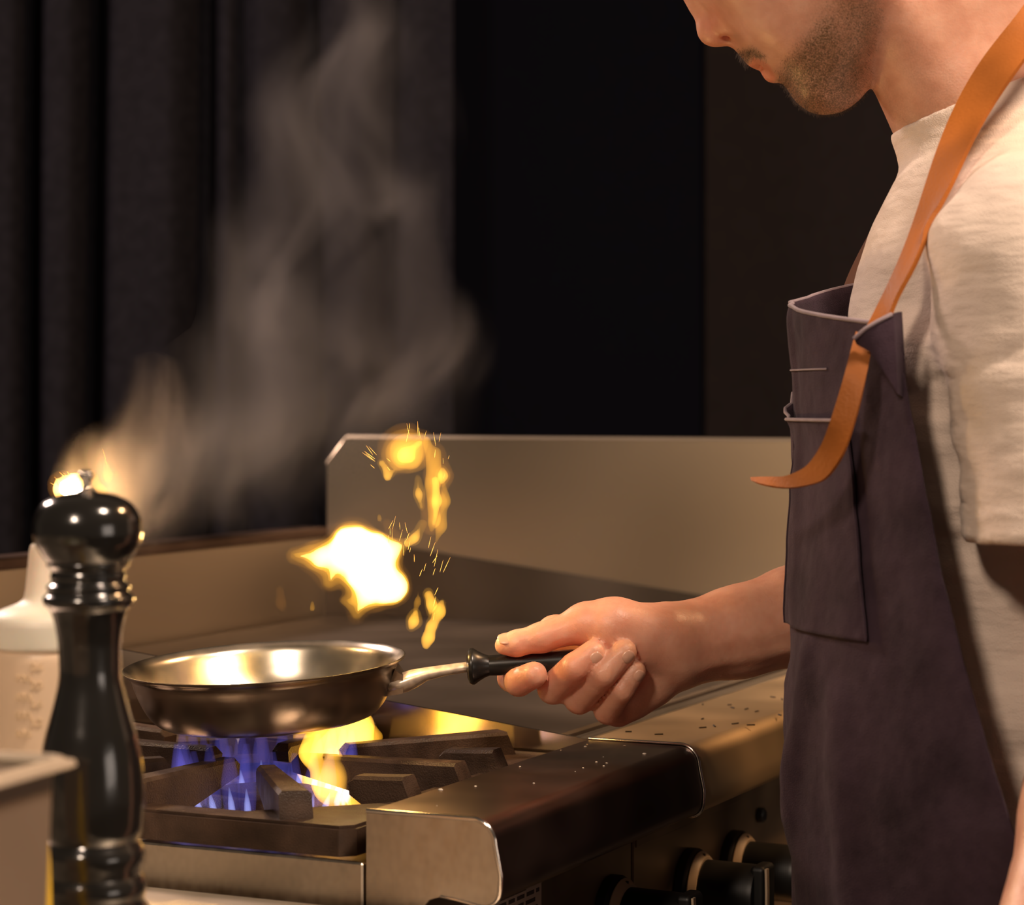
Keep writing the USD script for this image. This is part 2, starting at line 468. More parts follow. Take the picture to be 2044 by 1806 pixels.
# dark curtain with deep folds behind the range
def curtain(x0, x1, y, name, label, depth, waves, seed):
    xs = np.linspace(x0, x1, 420); zs = np.linspace(0.03, 3.4, 30)
    X, Z = np.meshgrid(xs, zs)
    t = (X - x0) / (x1 - x0)
    fold = np.zeros_like(X)
    for i, (c, wd, dp) in enumerate(waves):
        fold += dp * np.exp(-((X - c + 0.01 * np.sin(Z * 1.3 + i)) / wd) ** 2)
    fold += 0.006 * np.sin(X * 34 + 0.4 * np.sin(Z * 0.9))
    g = np.stack([X, y + fold, Z], -1)
    top(name, sheet(g, 0.004), 'curtain_cloth', label, 'curtain', smooth=True)


cx = lambda px, d=4.2: (px - 1022) / FPX * d
curtain(-2.4, cx(905), 4.2, 'stage_curtain', 'black floor-length curtain with soft vertical folds behind the stove and its smoke', 0.1,
        [(cx(66), 0.016, 0.14), (cx(182), 0.020, 0.14), (cx(390), 0.028, 0.10), (cx(470), 0.02, 0.05), (cx(620), 0.02, 0.06), (cx(-120), 0.03, 0.1), (cx(-400), 0.03, 0.1), (cx(780), 0.03, 0.05)], 1)

# steel prep table beside the range
table = thing('prep_table', 'stainless steel prep table in the foreground butted against the side of the stove', 'table', RG(-0.012, 0.40, 0) * [1, 1, 0], RZ)
TZ = CAM_H - 0.293
L_ = lambda u, v, z: (-(v - 0.40), u + 0.012, z)           # range coordinates inside the table's frame
obj(table, 'table_top', rbox((-0.95, -1.35, TZ - 0.035), (0.46, -0.003, TZ), 0.004), 'table_steel')
for sx in (-0.88, 0.40):
    for sy in (-1.28, -0.07):
        obj(table, 'leg', tube([(sx, sy, 0.0), (sx, sy, TZ - 0.033)], 0.019, 16), 'steel')
obj(table, 'shelf', rbox((-0.92, -1.32, 0.22), (0.43, -0.03, 0.25), 0.004), 'steel')

# ================================================================== THE RANGE
rng = thing('cooking_range', 'stainless steel commercial gas range with open burners and a flat griddle', 'stove', C0 * [1, 1, 0], RZ)
W = 1.21                                                   # its length away from the lens


def ext_u(poly_vz, u0, u1, chamfer=0.0):
    """Extrudes a (v, z) outline along the range from u0 to u1, in the range's own frame (x = -v, y = u)."""
    m = extrude([(-v, z + ZT) for v, z in poly_vz], u1 - u0)
    v = m.vertices; m = trimesh.Trimesh(np.stack([v[:, 0], u1 - v[:, 2], v[:, 1]], 1), m.faces, process=False)
    return m


def arc(cx_, cz, r, a0, a1, n=8):
    return [(cx_ + r * math.cos(math.radians(a)), cz + r * math.sin(math.radians(a))) for a in np.linspace(a0, a1, n)]


# front rail: flat shelf with a rounded nose, a return underneath and a curved side below
rail_out = [(0.083, 0.0)] + arc(0.013, -0.013, 0.013, 90, 180, 9) + [(-0.0035, -0.030)] + arc(0.0065, -0.0385, 0.0095, 180, 285, 7) + [(0.030, -0.0445), (0.083, -0.0445)]
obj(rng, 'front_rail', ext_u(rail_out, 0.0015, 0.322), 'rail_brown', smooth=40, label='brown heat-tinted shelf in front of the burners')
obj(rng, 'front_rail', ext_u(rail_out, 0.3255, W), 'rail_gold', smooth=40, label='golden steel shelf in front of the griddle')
cap_out = [(0.0825, 0.0005)] + arc(0.0135, -0.0130, 0.0140, 90, 180, 9) + [(-0.0042, -0.030)] + arc(0.0065, -0.0385, 0.0102, 180, 280, 7) + [(0.026, -0.0455)] + arc(0.036, -0.058, 0.0135, 115, 200, 7)[::1] + [(0.030, -0.09), (0.030, -0.30), (0.0825, -0.30)]
cap_out = [(0.0825, 0.0005)] + arc(0.0135, -0.0130, 0.0140, 90, 180, 9) + [(-0.0042, -0.030)] + arc(0.0065, -0.0385, 0.0102, 180, 278, 7) + [(0.024, -0.0462), (0.034, -0.0452)] + [(0.041, -0.0475), (0.047, -0.054), (0.0495, -0.062), (0.0495, -0.30), (0.0825, -0.30)]
obj(rng, 'end_cap', ext_u(cap_out, -0.003, 0.0012), 'steel', smooth=40, label='bright folded steel end of the front rail')
# a thin polished edge round the end cap and between the two rails
def edge_bead(u, r, closed=False):
    pts = [(v, z) for v, z in cap_out[:20]]
    path = [np.array((-v, u, z + ZT)) for v, z in pts]
    return tube(path, r, 8)
obj(rng, 'edge_trim', edge_bead(-0.0020, 0.0016), 'steel_polished', smooth=True)
obj(rng, 'edge_trim', edge_bead(0.3238, 0.0013), 'steel_polished', smooth=True)
# body: sides, bottom box
obj(rng, 'body', cat([cbox((-0.80, 0.002, 0.14), (-0.055, W, ZT - 0.034), 0.003)]), 'steel')
obj(rng, 'side_panel', cbox((-0.80, -0.004, ZT - 0.075), (-0.0845, 0.0015, ZT - 0.030), 0.001), 'steel')
for yy in (0.06, W - 0.06):
    for xx in (-0.12, -0.74):
        obj(rng, 'leg', tube([(xx, yy, 0.0), (xx, yy, 0.145)], [0.019, 0.024], 16), 'steel')
obj(rng, 'oven_door', rbox((-0.056, 0.06, 0.26), (-0.02, W - 0.06, 0.70), 0.006), 'steel')
obj(rng, 'door_handle', tube([(0.025, 0.14, 0.66), (0.025, W - 0.14, 0.66)], 0.012, 16), 'steel_polished')
# control panel
obj(rng, 'control_panel', cbox((-0.062, 0.003, ZT - 0.235), (-0.050, 0.3232, ZT - 0.0445), 0.001), 'panel_dark')
obj(rng, 'control_panel', cbox((-0.062, 0.3268, ZT - 0.235), (-0.050, W, ZT - 0.0445), 0.001), 'panel_dark')
obj(rng, 'panel_strip', cbox((-0.0505, 0.33, ZT - 0.075), (-0.0488, W, ZT - 0.052), 0.0005), 'panel_dark')
# data plate on the panel with its printed lines
plate = obj(rng, 'data_plate', cbox((-0.0502, 0.052, ZT - 0.135), (-0.0492, 0.170, ZT - 0.063), 0.0003), 'sticker_paper')
rr = random.Random(3)
lines = []
for i in range(7):
    z = ZT - 0.0735 - i * 0.0052
    y = 0.095 + 0.002 * (i % 3)
    while y < 0.164 - 0.012 * (i % 3 == 1):
        wd = rr.uniform(0.006, 0.014)
        lines.append(cbox((-0.0492, y, z - 0.0013), (-0.0489, min(y + wd, 0.166), z + 0.0013), 0.0001))
        y += wd + 0.0035
lines.append(cbox((-0.0492, 0.088, ZT - 0.0705), (-0.0489, 0.146, ZT - 0.0655), 0.0001))
obj(rng, 'printed_text', cat(lines), 'print_dark', smooth=False, kind='stuff')


# knobs
def knob(u, z, r, spin=0.0):
    x0 = -0.049
    turn = lambda prof: trimesh.Trimesh(*(lambda m: (np.stack([x0 + m.vertices[:, 2], u + m.vertices[:, 1], z + ZT - m.vertices[:, 0]], 1), m.faces))(lathe(prof, 48)))
    k = obj(rng, 'knob', turn([(0, 0.0), (r * 1.12, 0.0), (r * 1.12, 0.006), (r * 1.06, 0.0085), (r * 0.8, 0.009), (r * 0.84, 0.011), (r * 0.82, 0.052), (r * 0.78, 0.056), (0, 0.056)]), 'knob_black', smooth=30)
    obj(k, 'dial_ring', turn([(r * 0.80, 0.0085), (r * 1.04, 0.0088), (r * 1.06, 0.0098), (r * 0.90, 0.0145), (r * 0.83, 0.0145)]), 'dial_cream', smooth=30)
    grip = rbox((x0 + 0.052, u - 0.0125, z + ZT - r * 0.86), (x0 + 0.064, u + 0.0125, z + ZT + r * 0.86), 0.004)
    obj(k, 'grip', grip, 'knob_black')
    zz = np.linspace(-0.80, 0.80, 13) * r
    strip = np.array([[(x0 + 0.0648 - 0.9 * t * t, u - 0.0088 + dy, z + ZT + t) for t in zz] for dy in (-0.0024, 0.0024)])
    obj(k, 'pointer', sheet(strip, 0.0016), 'dial_cream')
    tick = cbox((x0 + 0.0102, u - 0.001, z + ZT + r * 0.90), (x0 + 0.0135, u + 0.001, z + ZT + r * 1.0), 0.0003)
    obj(k, 'tick_mark', tick, 'print_dark')


KN = []
for px, py, uu in ((1218, 1832, None), (1374, 1772, None), (1462, 1733, None)):
    # on the plane v = 0.049: solve the distance along the range for the pixel column
    s = (px - 1022) / FPX
    u = (s * (C0[1] + 0.049 * D2[1] * -1 * -1 * 0 + 0.049 * math.sin(ANG)) - C0[0] + 0.049 * math.cos(ANG)) / (math.sin(ANG) - s * math.cos(ANG))
    q = RG(u, 0.049, 0)
    z = CAM_H + (HORIZON - py) / FPX * q[1] - ZT
    KN.append((u, z)); knob(u, z, 0.0265)
q = RG(KN[2][0] + 0.05, 0.049, 0)
scr = lathe([(0, 0), (0.006, 0), (0.006, 0.004), (0.004, 0.0055), (0, 0.0055)], 24)
scr = trimesh.Trimesh(np.stack([-0.049 + scr.vertices[:, 2], KN[2][0] + 0.062 + scr.vertices[:, 1], ZT + KN[2][1] + 0.032 + scr.vertices[:, 0]], 1), scr.faces)
obj(rng, 'screw', scr, 'enamel_black')

# burner bay: spill tray, burner head
obj(rng, 'spill_tray', cbox((-0.79, 0.004, ZT - 0.105), (-0.083, 0.318, ZT - 0.098), 0.001), 'enamel_black')
BC = (0.16, 0.25)
for bc in (BC, (0.16, 0.585)):
    bh = lathe([(0, -0.098), (0.020, -0.098), (0.022, -0.050), (0.052, -0.044), (0.056, -0.035), (0.053, -0.028), (0.040, -0.024), (0.018, -0.026), (0, -0.026)], 64)
    bh.apply_translation((-bc[1], bc[0], ZT))
    obj(rng, 'burner_head', bh, 'cast_iron', smooth=35)

# griddle: plate, trough, tapering side splashes, back guard and the tall side guard at the far end
obj(rng, 'griddle_plate', cbox((-0.79, 0.332, ZT - 0.045), (-0.140, W - 0.012, ZT - 0.010), 0.002), 'griddle_steel')
obj(rng, 'grease_trough', cbox((-0.139, 0.332, ZT - 0.080), (-0.098, W - 0.012, ZT - 0.045), 0.001), 'enamel_black')
obj(rng, 'trough_lip', cbox((-0.0975, 0.327, ZT - 0.050), (-0.083, W, ZT + 0.0005), 0.001), 'steel')
spl = [(0.084, -0.06), (0.084, 0.0), (0.10, 0.0015), (0.80, 0.083), (0.80, -0.06)]
obj(rng, 'griddle_splash', ext_u(spl, 0.3245, 0.3275), 'steel_polished', smooth=False)
obj(rng, 'griddle_splash', ext_u(spl, W - 0.010, W - 0.0065), 'griddle_steel', smooth=False)
obj(rng, 'back_guard', cbox((-0.815, 0.0, ZT - 0.06), (-0.80, W, ZT + 0.083), 0.0015), 'steel_guard')
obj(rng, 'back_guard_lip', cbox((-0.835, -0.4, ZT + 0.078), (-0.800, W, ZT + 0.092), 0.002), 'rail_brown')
gu = [(0.0, -0.06), (0.0, 0.196), (0.775, 0.196), (0.80, 0.165), (0.80, -0.06)]
obj(rng, 'side_guard', ext_u(gu, W - 0.004, W + 0.004), 'steel_guard', smooth=False, label='tall steel guard at the far end of the range')
obj(rng, 'side_guard_edge', tube([(-v, W, z + ZT) for v, z in gu[1:4]], 0.0042, 8), 'steel_guard')

# crumbs on the shelf and char flecks on the griddle edge
cr = []
for i in range(16):
    u, v = rr.uniform(0.02, 0.31), rr.uniform(0.014, 0.08)
    s = rr.uniform(0.0003, 0.0007) if i > 1 else rr.uniform(0.0010, 0.0015)
    c = trimesh.creation.icosphere(1, s); c.apply_scale((1.4, 1, 0.7)); c.apply_translation((-v, u, ZT + s * 0.4)); cr.append(c)
top_m = cat(cr)
a = math.radians(RZ); v = top_m.vertices
top('crumbs', trimesh.Trimesh(np.stack([C0[0] + v[:, 0] * math.cos(a) - v[:, 1] * math.sin(a), C0[1] + v[:, 0] * math.sin(a) + v[:, 1] * math.cos(a), v[:, 2]], 1), top_m.faces), 'crumb',
    'pale crumbs scattered over the brown shelf in front of the burners', 'crumbs', kind='stuff')
ch = []
for i in range(16):
    u, v0 = rr.uniform(0.36, 0.62), rr.uniform(0.0, 0.08)
    ln = rr.uniform(0.003, 0.008); an = rr.uniform(0, 3.14)
    ch.append(tube([np.array([C0[0], C0[1], 0]) + np.array(u * D1 - v0 * D2) + [0, 0, ZT + 0.0004], np.array([C0[0], C0[1], 0]) + np.array(u * D1 - v0 * D2) + ln * np.array([math.cos(an), math.sin(an), 0]) + [0, 0, ZT + 0.0004]], 0.0006, 6))
top('charred_bits', cat(ch), 'char', 'tiny charred bits lying on the steel shelf before the griddle', 'crumbs', kind='stuff')


# ------------------------------------------------------------------ cast-iron grates
def finger(p0, p1, w0, w1, ztop, zin, zout, tipdrop=0.002):
    """A grate finger from p0 (on the frame) to p1 (its tip over the burner), tapering and undercut."""
    p0, p1 = np.array(p0), np.array(p1); d = (p1 - p0) / np.linalg.norm(p1 - p0); n = np.array([-d[1], d[0]])
    ln = np.linalg.norm(p1 - p0)
    pts = []
    c = 0.0016
    prof = [(0.0, zout, 'b'), (0.006, ztop, 't'), (ln - 0.004, ztop - tipdrop, 't'), (ln, ztop - tipdrop - 0.005, 't'), (ln - 0.001, ztop - 0.014, 'b'), (ln * 0.38, zin, 'b'), (0.0, zin, 'b')]
    out = []
    for (s0, z0, k0), (s1, z1, k1) in [((a), (b)) for a, b in zip(prof, prof[1:] + prof[:1])]:
        pass
    poly = [(s, z) for s, z, _ in prof]
    # split at the undercut so each half is convex
    halves = [[poly[0], poly[1], (ln * 0.38, ztop - tipdrop * 0.4), poly[5], poly[6]], [(ln * 0.36, ztop - tipdrop * 0.4), poly[2], poly[3], poly[4], (ln * 0.36, zin)]]
    res = []
    for hf in halves:
        q = []
        for s, z in hf:
            t = s / ln; w = (w0 + (w1 - w0) * t) / 2
            topy = z > ztop - tipdrop - 0.004
            for sg in (-1, 1):
                if topy:
                    for ww, zz in ((w - 0.0022, z), (w, z - 0.0022)):
                        b = p0 + d * s + n * sg * ww; q.append((b[0], b[1], zz))
                else:
                    b = p0 + d * s + n * sg * w; q.append((b[0], b[1], z))
        res.append(mani(hull(q)))
    return [res[0] + res[1]]


def make_grate(name, label, center, first=None):
    g = thing(name, label, 'burner grate', RG(center[0], center[1], 0) * [1, 1, 0], RZ, group=None)
    HW, HD = 0.162, 0.160
    zt, zb = ZT - 0.0105, ZT - 0.0285
    oct_ = 0.040
    outer = Polygon([(-HW + 0.008, -HD), (HW - 0.008, -HD), (HW, -HD + 0.008), (HW, HD - 0.008), (HW - 0.008, HD), (-HW + 0.008, HD), (-HW, HD - 0.008), (-HW, -HD + 0.008)])
    i = HW - 0.024; j = HD - 0.024; cc = 0.062
    inner = [(-i + cc, -j), (i - cc, -j), (i, -j + cc), (i, j - cc), (i - cc, j), (-i + cc, j), (-i, j - cc), (-i, -j + cc)]
    levels = [(0.0, zb), (0.0, zt - 0.002), (0.002, zt)]
    fr = []
    poly = Polygon(outer.exterior.coords, [inner])
    m1 = extrude(poly, zt - 0.002 - zb); m1.apply_translation((0, 0, zb))
    m2 = extrude(Polygon(outer.buffer(-0.0022).exterior.coords, [list(Polygon(inner).buffer(0.0022).exterior.coords)]), 0.0022); m2.apply_translation((0, 0, zt - 0.0022))
    obj(g, 'frame', cat([m1, m2]), 'cast_iron', smooth=30)
    ztop = ZT + 0.0055
    # four long fingers, four diagonal ones, two short stubs a side
    for q in range(4):
        a = q * math.pi / 2; ca, sa = math.cos(a), math.sin(a)
        rot = lambda x, y: np.array([x * ca - y * sa, x * sa + y * ca])
        E = (HW if q % 2 == 0 else HD) - 0.002
        obj(g, 'finger', cat(finger(rot(E, 0.0), rot(0.031, 0.0), 0.018, 0.0125, ztop, zb + 0.003, zt)), 'cast_iron', smooth=30)
        sx, sy = ((1, -1), (1, 1), (-1, 1), (-1, -1))[q]
        obj(g, 'diagonal_finger', cat(finger((sx * 0.119, sy * 0.149), (sx * 0.038, sy * 0.050), 0.0205, 0.0135, ztop, zb + 0.003, zt)), 'cast_iron', smooth=30)
        for s in (-1, 1) if q % 2 == 0 else ():
            obj(g, 'stub', cat(finger(rot(E - 0.004, s * 0.064), rot(E - 0.050, s * 0.062), 0.017, 0.015, ztop, zb + 0.003, zt)), 'cast_iron', smooth=30)
    return g


make_grate('burner_grate', 'dark cast iron grate over the lit burner under the frying pan', (0.1595, 0.2565))
make_grate('burner_grate', 'cast iron grate over the unlit rear burner, behind the pepper mill', (0.1595, 0.5905))

# ================================================================== THE FRYING PAN
PC = P(528, 1324, 1.60)
roll, tip = math.radians(2.9), math.radians(2.4)
# pan axes: X to the handle, Y away, Z up; tilted a little towards the lens and raised at the handle
Rx = trimesh.transformations.rotation_matrix(tip, (1, 0, 0))[:3, :3]
Ry = trimesh.transformations.rotation_matrix(-roll, (0, 1, 0))[:3, :3]
PR = Ry @ Rx
RIM = 0.0958


def pan_w(m):
    v, f, _ = meshkit.arrays(m)
    return trimesh.Trimesh(v @ PR.T + PC, f, process=False)


pan = thing('frying_pan', 'small stainless steel frying pan held over the gas flame', 'frying pan', PC - PR @ np.array([0, 0, 0.038]))
wall = [(0.0, -0.0385), (0.064, -0.0385), (0.0722, -0.0365), (0.0785, -0.0310), (0.0838, -0.0220), (0.0880, -0.0110), (0.0905, -0.003), (0.0945, -0.0003), (RIM, 0.0006), (RIM - 0.0006, 0.0014)]
inner = [(RIM - 0.0014, 0.0016), (0.0930, 0.0006), (0.0898, -0.0022), (0.0864, -0.0102), (0.0822, -0.0212), (0.0768, -0.0298), (0.070, -0.0345), (0.062, -0.0362), (0.0, -0.0362)]
wobj(pan, 'body', pan_w(lathe(smooth_profile(wall, 50), 160)), 'pan_outside', smooth=True)
wobj(pan, 'inside', pan_w(lathe(np.vstack([[(RIM - 0.0006, 0.0014)], smooth_profile(inner, 50)]), 160)), 'pan_inside', smooth=True, label='bright polished inside of the pan')
# handle: rising steel arm, flared black collar and black grip that runs through the fist
h0, h1, h2, h3 = P(800, 1360, 1.592), P(830, 1347, 1.59), P(938, 1330, 1.59), P(1288, 1312, 1.588)
hd = (h3 - h2) / np.linalg.norm(h3 - h2)


def flat_bar(path, w, t):
    """A bar with a flattened oval section along a path: w up and down, t across."""
    p = np.array(path); tg = np.gradient(p, axis=0); tg /= np.linalg.norm(tg, axis=1)[:, None]
    side = np.cross(tg, [0, 0, 1]); side /= np.linalg.norm(side, axis=1)[:, None]; up = np.cross(side, tg)
    a = np.linspace(0, 2 * np.pi, 20, endpoint=False)
    w, t = np.broadcast_to(w, len(p)), np.broadcast_to(t, len(p))
    v = (p[:, None] + up[:, None] * (w[:, None] / 2 * np.sin(a))[:, :, None] + side[:, None] * (t[:, None] / 2 * np.cos(a))[:, :, None]).reshape(-1, 3)
    n = 20; k = len(p); i, j = np.meshgrid(np.arange(k - 1), np.arange(n), indexing='ij'); j2 = (j + 1) % n
    q = np.stack([i * n + j, i * n + j2, (i + 1) * n + j2, (i + 1) * n + j], -1).reshape(-1, 4)
    v = np.vstack([v, p[:1], p[-1:]]); jj = np.arange(n); j2 = (jj + 1) % n
    f = np.vstack([q[:, [0, 1, 2]], q[:, [0, 2, 3]], np.stack([np.full(n, k * n), j2, jj], 1), np.stack([np.full(n, k * n + 1), (k - 1) * n + jj, (k - 1) * n + j2], 1)])
    m = trimesh.Trimesh(v, f, process=False); m.fix_normals()
    return m


hb = [P(788, 1368, 1.594), P(806, 1362, 1.592), P(826, 1354, 1.591), P(850, 1345, 1.59), P(890, 1337, 1.59), P(946, 1329, 1.59)]
handle = wobj(pan, 'handle', flat_bar(hb, [0.012, 0.0135, 0.0125, 0.009, 0.0072, 0.007], [0.026, 0.024, 0.020, 0.016, 0.013, 0.012]), 'foil', smooth=True, label='bright steel handle arm of the pan')
def along(prof, a, d, flat=1.0):
    m = lathe(prof, 48); z = d; x = np.cross([0, 0, 1.0], z); x /= np.linalg.norm(x); y = np.cross(z, x)
    v = m.vertices
    return trimesh.Trimesh(a + v[:, :1] * x * flat + v[:, 1:2] * y + v[:, 2:] * z, m.faces, process=False)
wobj(handle, 'collar', along([(0, -0.002), (0.0075, -0.002), (0.0115, -0.0005), (0.0122, 0.001), (0.0122, 0.0028), (0.0100, 0.006), (0.0078, 0.010), (0.0068, 0.013), (0, 0.013)], h2, hd), 'rubber_black', smooth=40)
gl = np.linalg.norm(h3 - h2)
wobj(handle, 'grip', along(smooth_profile([(0.0066, 0.009), (0.0070, 0.02), (0.0076, 0.05), (0.0080, 0.08), (0.0078, gl - 0.01), (0.006, gl - 0.002), (0.0, gl)], 40), h2, hd), 'rubber_black', smooth=40, label='black rubber grip inside the fist')
for s in (-1, 1):
    rv = trimesh.creation.icosphere(2, 0.0042); rv.apply_scale((0.5, 1, 1))
    rv.apply_translation((0.0852, s * 0.009, -0.012))
    wobj(pan, 'rivet', pan_w(rv), 'steel_polished', smooth=True)
brk = hull([PR @ np.array(p) + PC for p in [(0.080, -0.017, -0.024), (0.080, 0.017, -0.024), (0.0885, -0.018, -0.006), (0.0885, 0.018, -0.006)]] + list(np.array(hb[1]) + np.array([[0, -0.011, -0.006], [0, 0.011, -0.006], [0, -0.011, 0.006], [0, 0.011, 0.006]])))
wobj(pan, 'bracket', brk, 'pan_outside', smooth=20)

# ================================================================== THE COOK
cook = thing('person', 'bearded man in cream t-shirt and faded navy apron holding the pan by its handle', 'person', (0.36, 1.52, 0.0))
Fb = np.array([-0.94, 0.342, 0.0]); Fb /= np.linalg.norm(Fb)
Lb = np.array([Fb[1], -Fb[0], 0.0]) * -1.0
Lb = np.array([-0.342, -0.94, 0.0]); Lb /= np.linalg.norm(Lb)
# head frame: origin where the lips meet, f forward (pitched down 45 degrees), l to his left (towards the lens), u up the face
O = P(1523, 133, 1.50)
Fh = np.array([-0.985, 0.174, 0.0]); Fh /= np.linalg.norm(Fh)
pit = math.radians(45)
hf = math.cos(pit) * Fh + math.sin(pit) * np.array([0, 0, -1.0])
hu = math.cos(pit) * np.array([0, 0, 1.0]) + math.sin(pit) * Fh
hl = np.cross(hu, hf)
HR = np.stack([hf, hl, hu], 1)
H = lambda f, l, u: O + (hf * f + hl * l + hu * u) * 0.001
mm = 0.001
B = Body()
# --- skull, face, jaw
B.egg(H(-90, 0, 92), np.array([92, 74, 88]) * mm, HR, k=0.01)
B.egg(H(-46, 0, 38), np.array([48, 57, 66]) * mm, HR, k=0.012)
for s in (-1, 1):
    B.ball(H(-36, s * 44, 52), 0.021, k=0.018)
    B.cone(H(-18, s * 12, -33), H(-76, s * 46, -10), 0.0155, 0.016, k=0.016)
    B.cone(H(-76, s * 46, -10), H(-88, s * 60, 40), 0.016, 0.014, k=0.016)
    B.cone(H(-30, s * 34, 6), H(-66, s * 50, 12), 0.020, 0.018, k=0.02)
B.egg(H(-50, 0, -12), np.array([44, 44, 36]) * mm, HR, k=0.02)
B.egg(H(-23, 0, 8), np.array([25, 31, 27]) * mm, HR, k=0.012)
B.ball(H(-20.5, 0, -36), 0.0190, k=0.010)
B.ball(H(-31, 0, -40), 0.0160, k=0.012)
# brow, eye sockets
for s in (-1, 1):
    B.cone(H(-6, s * 12, 93), H(-22, s * 46, 92), 0.011, 0.009, k=0.012)
    B.ball(H(-6, s * 32, 76), 0.014, k=0.012, cut=True)
    B.egg(H(-17, s * 32, 76), np.array([12.5, 13.5, 11.5]) * mm, HR, k=0.003)
# nose
B.cone(H(-10, 0, 84), H(-4.5, 0, 58), 0.0075, 0.0085, k=0.010)
B.cone(H(-4.5, 0, 58), H(2.6, 0, 40.5), 0.0085, 0.0108, k=0.008)
B.ball(H(4.6, 0, 38.5), 0.0103, k=0.005)
for s in (-1, 1):
    B.egg(H(-5.5, s * 12.5, 34.5), np.array([9.5, 6.5, 8.2]) * mm, HR, k=0.005)
    B.egg(H(1.5, s * 6.8, 28.2), np.array([6.0, 3.2, 3.6]) * mm, HR, k=0.0015, cut=True)
B.cone(H(4.5, 0, 31.5), H(-3, 0, 25), 0.0042, 0.0048, k=0.004)
# upper lip, lips, mouth corner
B.cone(H(-6.5, 0, 21), H(-4.5, 0, 9), 0.0085, 0.0085, k=0.008)
for s in (-1, 1):
    B.cone(H(-4, s * 3, 6.5), H(-12, s * 22, 1.5), 0.0068, 0.0035, k=0.0025)
    B.cone(H(-3.0, s * 2, -7.0), H(-12.5, s * 20, -2.5), 0.0073, 0.0036, k=0.0025)
    B.cone(H(3.5, s * 3, 0.2), H(-10, s * 25, 0.0), 0.0013, 0.0010, k=0.0022, cut=True)
# ears
for s in (-1, 1):
    B.egg(H(-98, s * 75, 58), np.array([17, 5, 31]) * mm, HR, k=0.004)
    B.egg(H(-96, s * 80, 60), np.array([9, 4, 17]) * mm, HR, k=0.003, cut=True)
    B.ball(H(-86, s * 73, 34), 0.007, k=0.004)
# --- neck and trunk
B.cone(P(1778, -70, 1.5), P(1960, 215, 1.5), 0.0505, 0.0515, k=0.010)
B.cone(P(1960, 215, 1.5), P(2080, 430, 1.5), 0.0515, 0.060, k=0.02)
B.cone(P(1930, -90, 1.5), P(2090, 130, 1.5), 0.052, 0.055, k=0.02)
B.cone(H(-100, 50, 10), P(1890, 240, 1.485), 0.012, 0.006, k=0.02)
ctr = lambda px, py: P(px, py, 1.5)
TR = np.stack([Fb, Lb, [0, 0, 1.0]], 1)
SL, SRt = P(2100, 545, 1.335), P(2215, 585, 1.665)
EL, WL = P(2300, 1425, 1.285), P(2058, 1990, 1.20)
ER, WR = P(2070, 1165, 1.74), P(1382, 1288, 1.615)
B.egg(ctr(2085, 720), (0.085, 0.120, 0.16), TR, k=0.03)
B.egg(ctr(2075, 1250), (0.075, 0.105, 0.28), TR, k=0.03)
for S_ in (SL, SRt):
    B.cone(P(2070, 430, 1.5), S_, 0.048, 0.046, k=0.02)
# left arm, hanging, and its hand
B.cone(SL, EL, 0.049, 0.040, k=0.02)
B.cone(EL, EL + (WL - EL) * 0.35, 0.041, 0.043, k=0.02)
B.cone(EL + (WL - EL) * 0.35, WL, 0.043, 0.027, k=0.02)
hdl = (WL - EL) / np.linalg.norm(WL - EL)
PL = WL + hdl * 0.085
sx_ = np.array([0.25, 0.97, 0.0])
B.cone(WL, PL + sx_ * 0.022, 0.022, 0.014, k=0.014); B.cone(WL, PL - sx_ * 0.026, 0.022, 0.013, k=0.014); B.cone(WL, PL, 0.022, 0.015, k=0.014)
for off, ln in ((-0.030, 0.062), (-0.010, 0.075), (0.010, 0.078), (0.029, 0.070)):
    a_ = PL + sx_ * off; b_ = a_ + hdl * ln * 0.5 + np.array([-0.006, 0, 0]); c_ = b_ + hdl * ln * 0.3 + np.array([-0.014, 0, 0]); e_ = c_ + hdl * ln * 0.2 + np.array([-0.012, 0, 0.0])
    B.cone(a_ - hdl * 0.01, b_, 0.0098, 0.0090, k=0.004); B.cone(b_, c_, 0.0090, 0.0082, k=0.002); B.cone(c_, e_, 0.0082, 0.0072, k=0.002)
t0 = WL + hdl * 0.03 + sx_ * 0.02; t1 = t0 + hdl * 0.04 + sx_ * 0.022 + np.array([-0.012, 0, 0]); t2 = t1 + hdl * 0.03 + sx_ * 0.004; t3 = t2 + hdl * 0.024 - sx_ * 0.002
B.cone(t0, t1, 0.016, 0.0115, k=0.012); B.cone(t1, t2, 0.0112, 0.010, k=0.003); B.cone(t2, t3, 0.010, 0.0078, k=0.003)
# right arm
B.cone(SRt, ER, 0.049, 0.041, k=0.02)
FA = P(1590, 1229, 1.64)
B.cone(ER, FA, 0.045, 0.0310, k=0.02)
B.cone(FA, P(1470, 1261, 1.625), 0.0305, 0.0272, k=0.02)
B.cone(P(1470, 1263, 1.625), P(1352, 1288, 1.612), 0.0275, 0.0255, k=0.02)
# forearm tendons and wrist bone
B.cone(P(1590, 1252, 1.609), P(1365, 1305, 1.587), 0.0035, 0.0030, k=0.008)
B.cone(P(1590, 1285, 1.610), P(1370, 1330, 1.587), 0.0030, 0.0028, k=0.008)
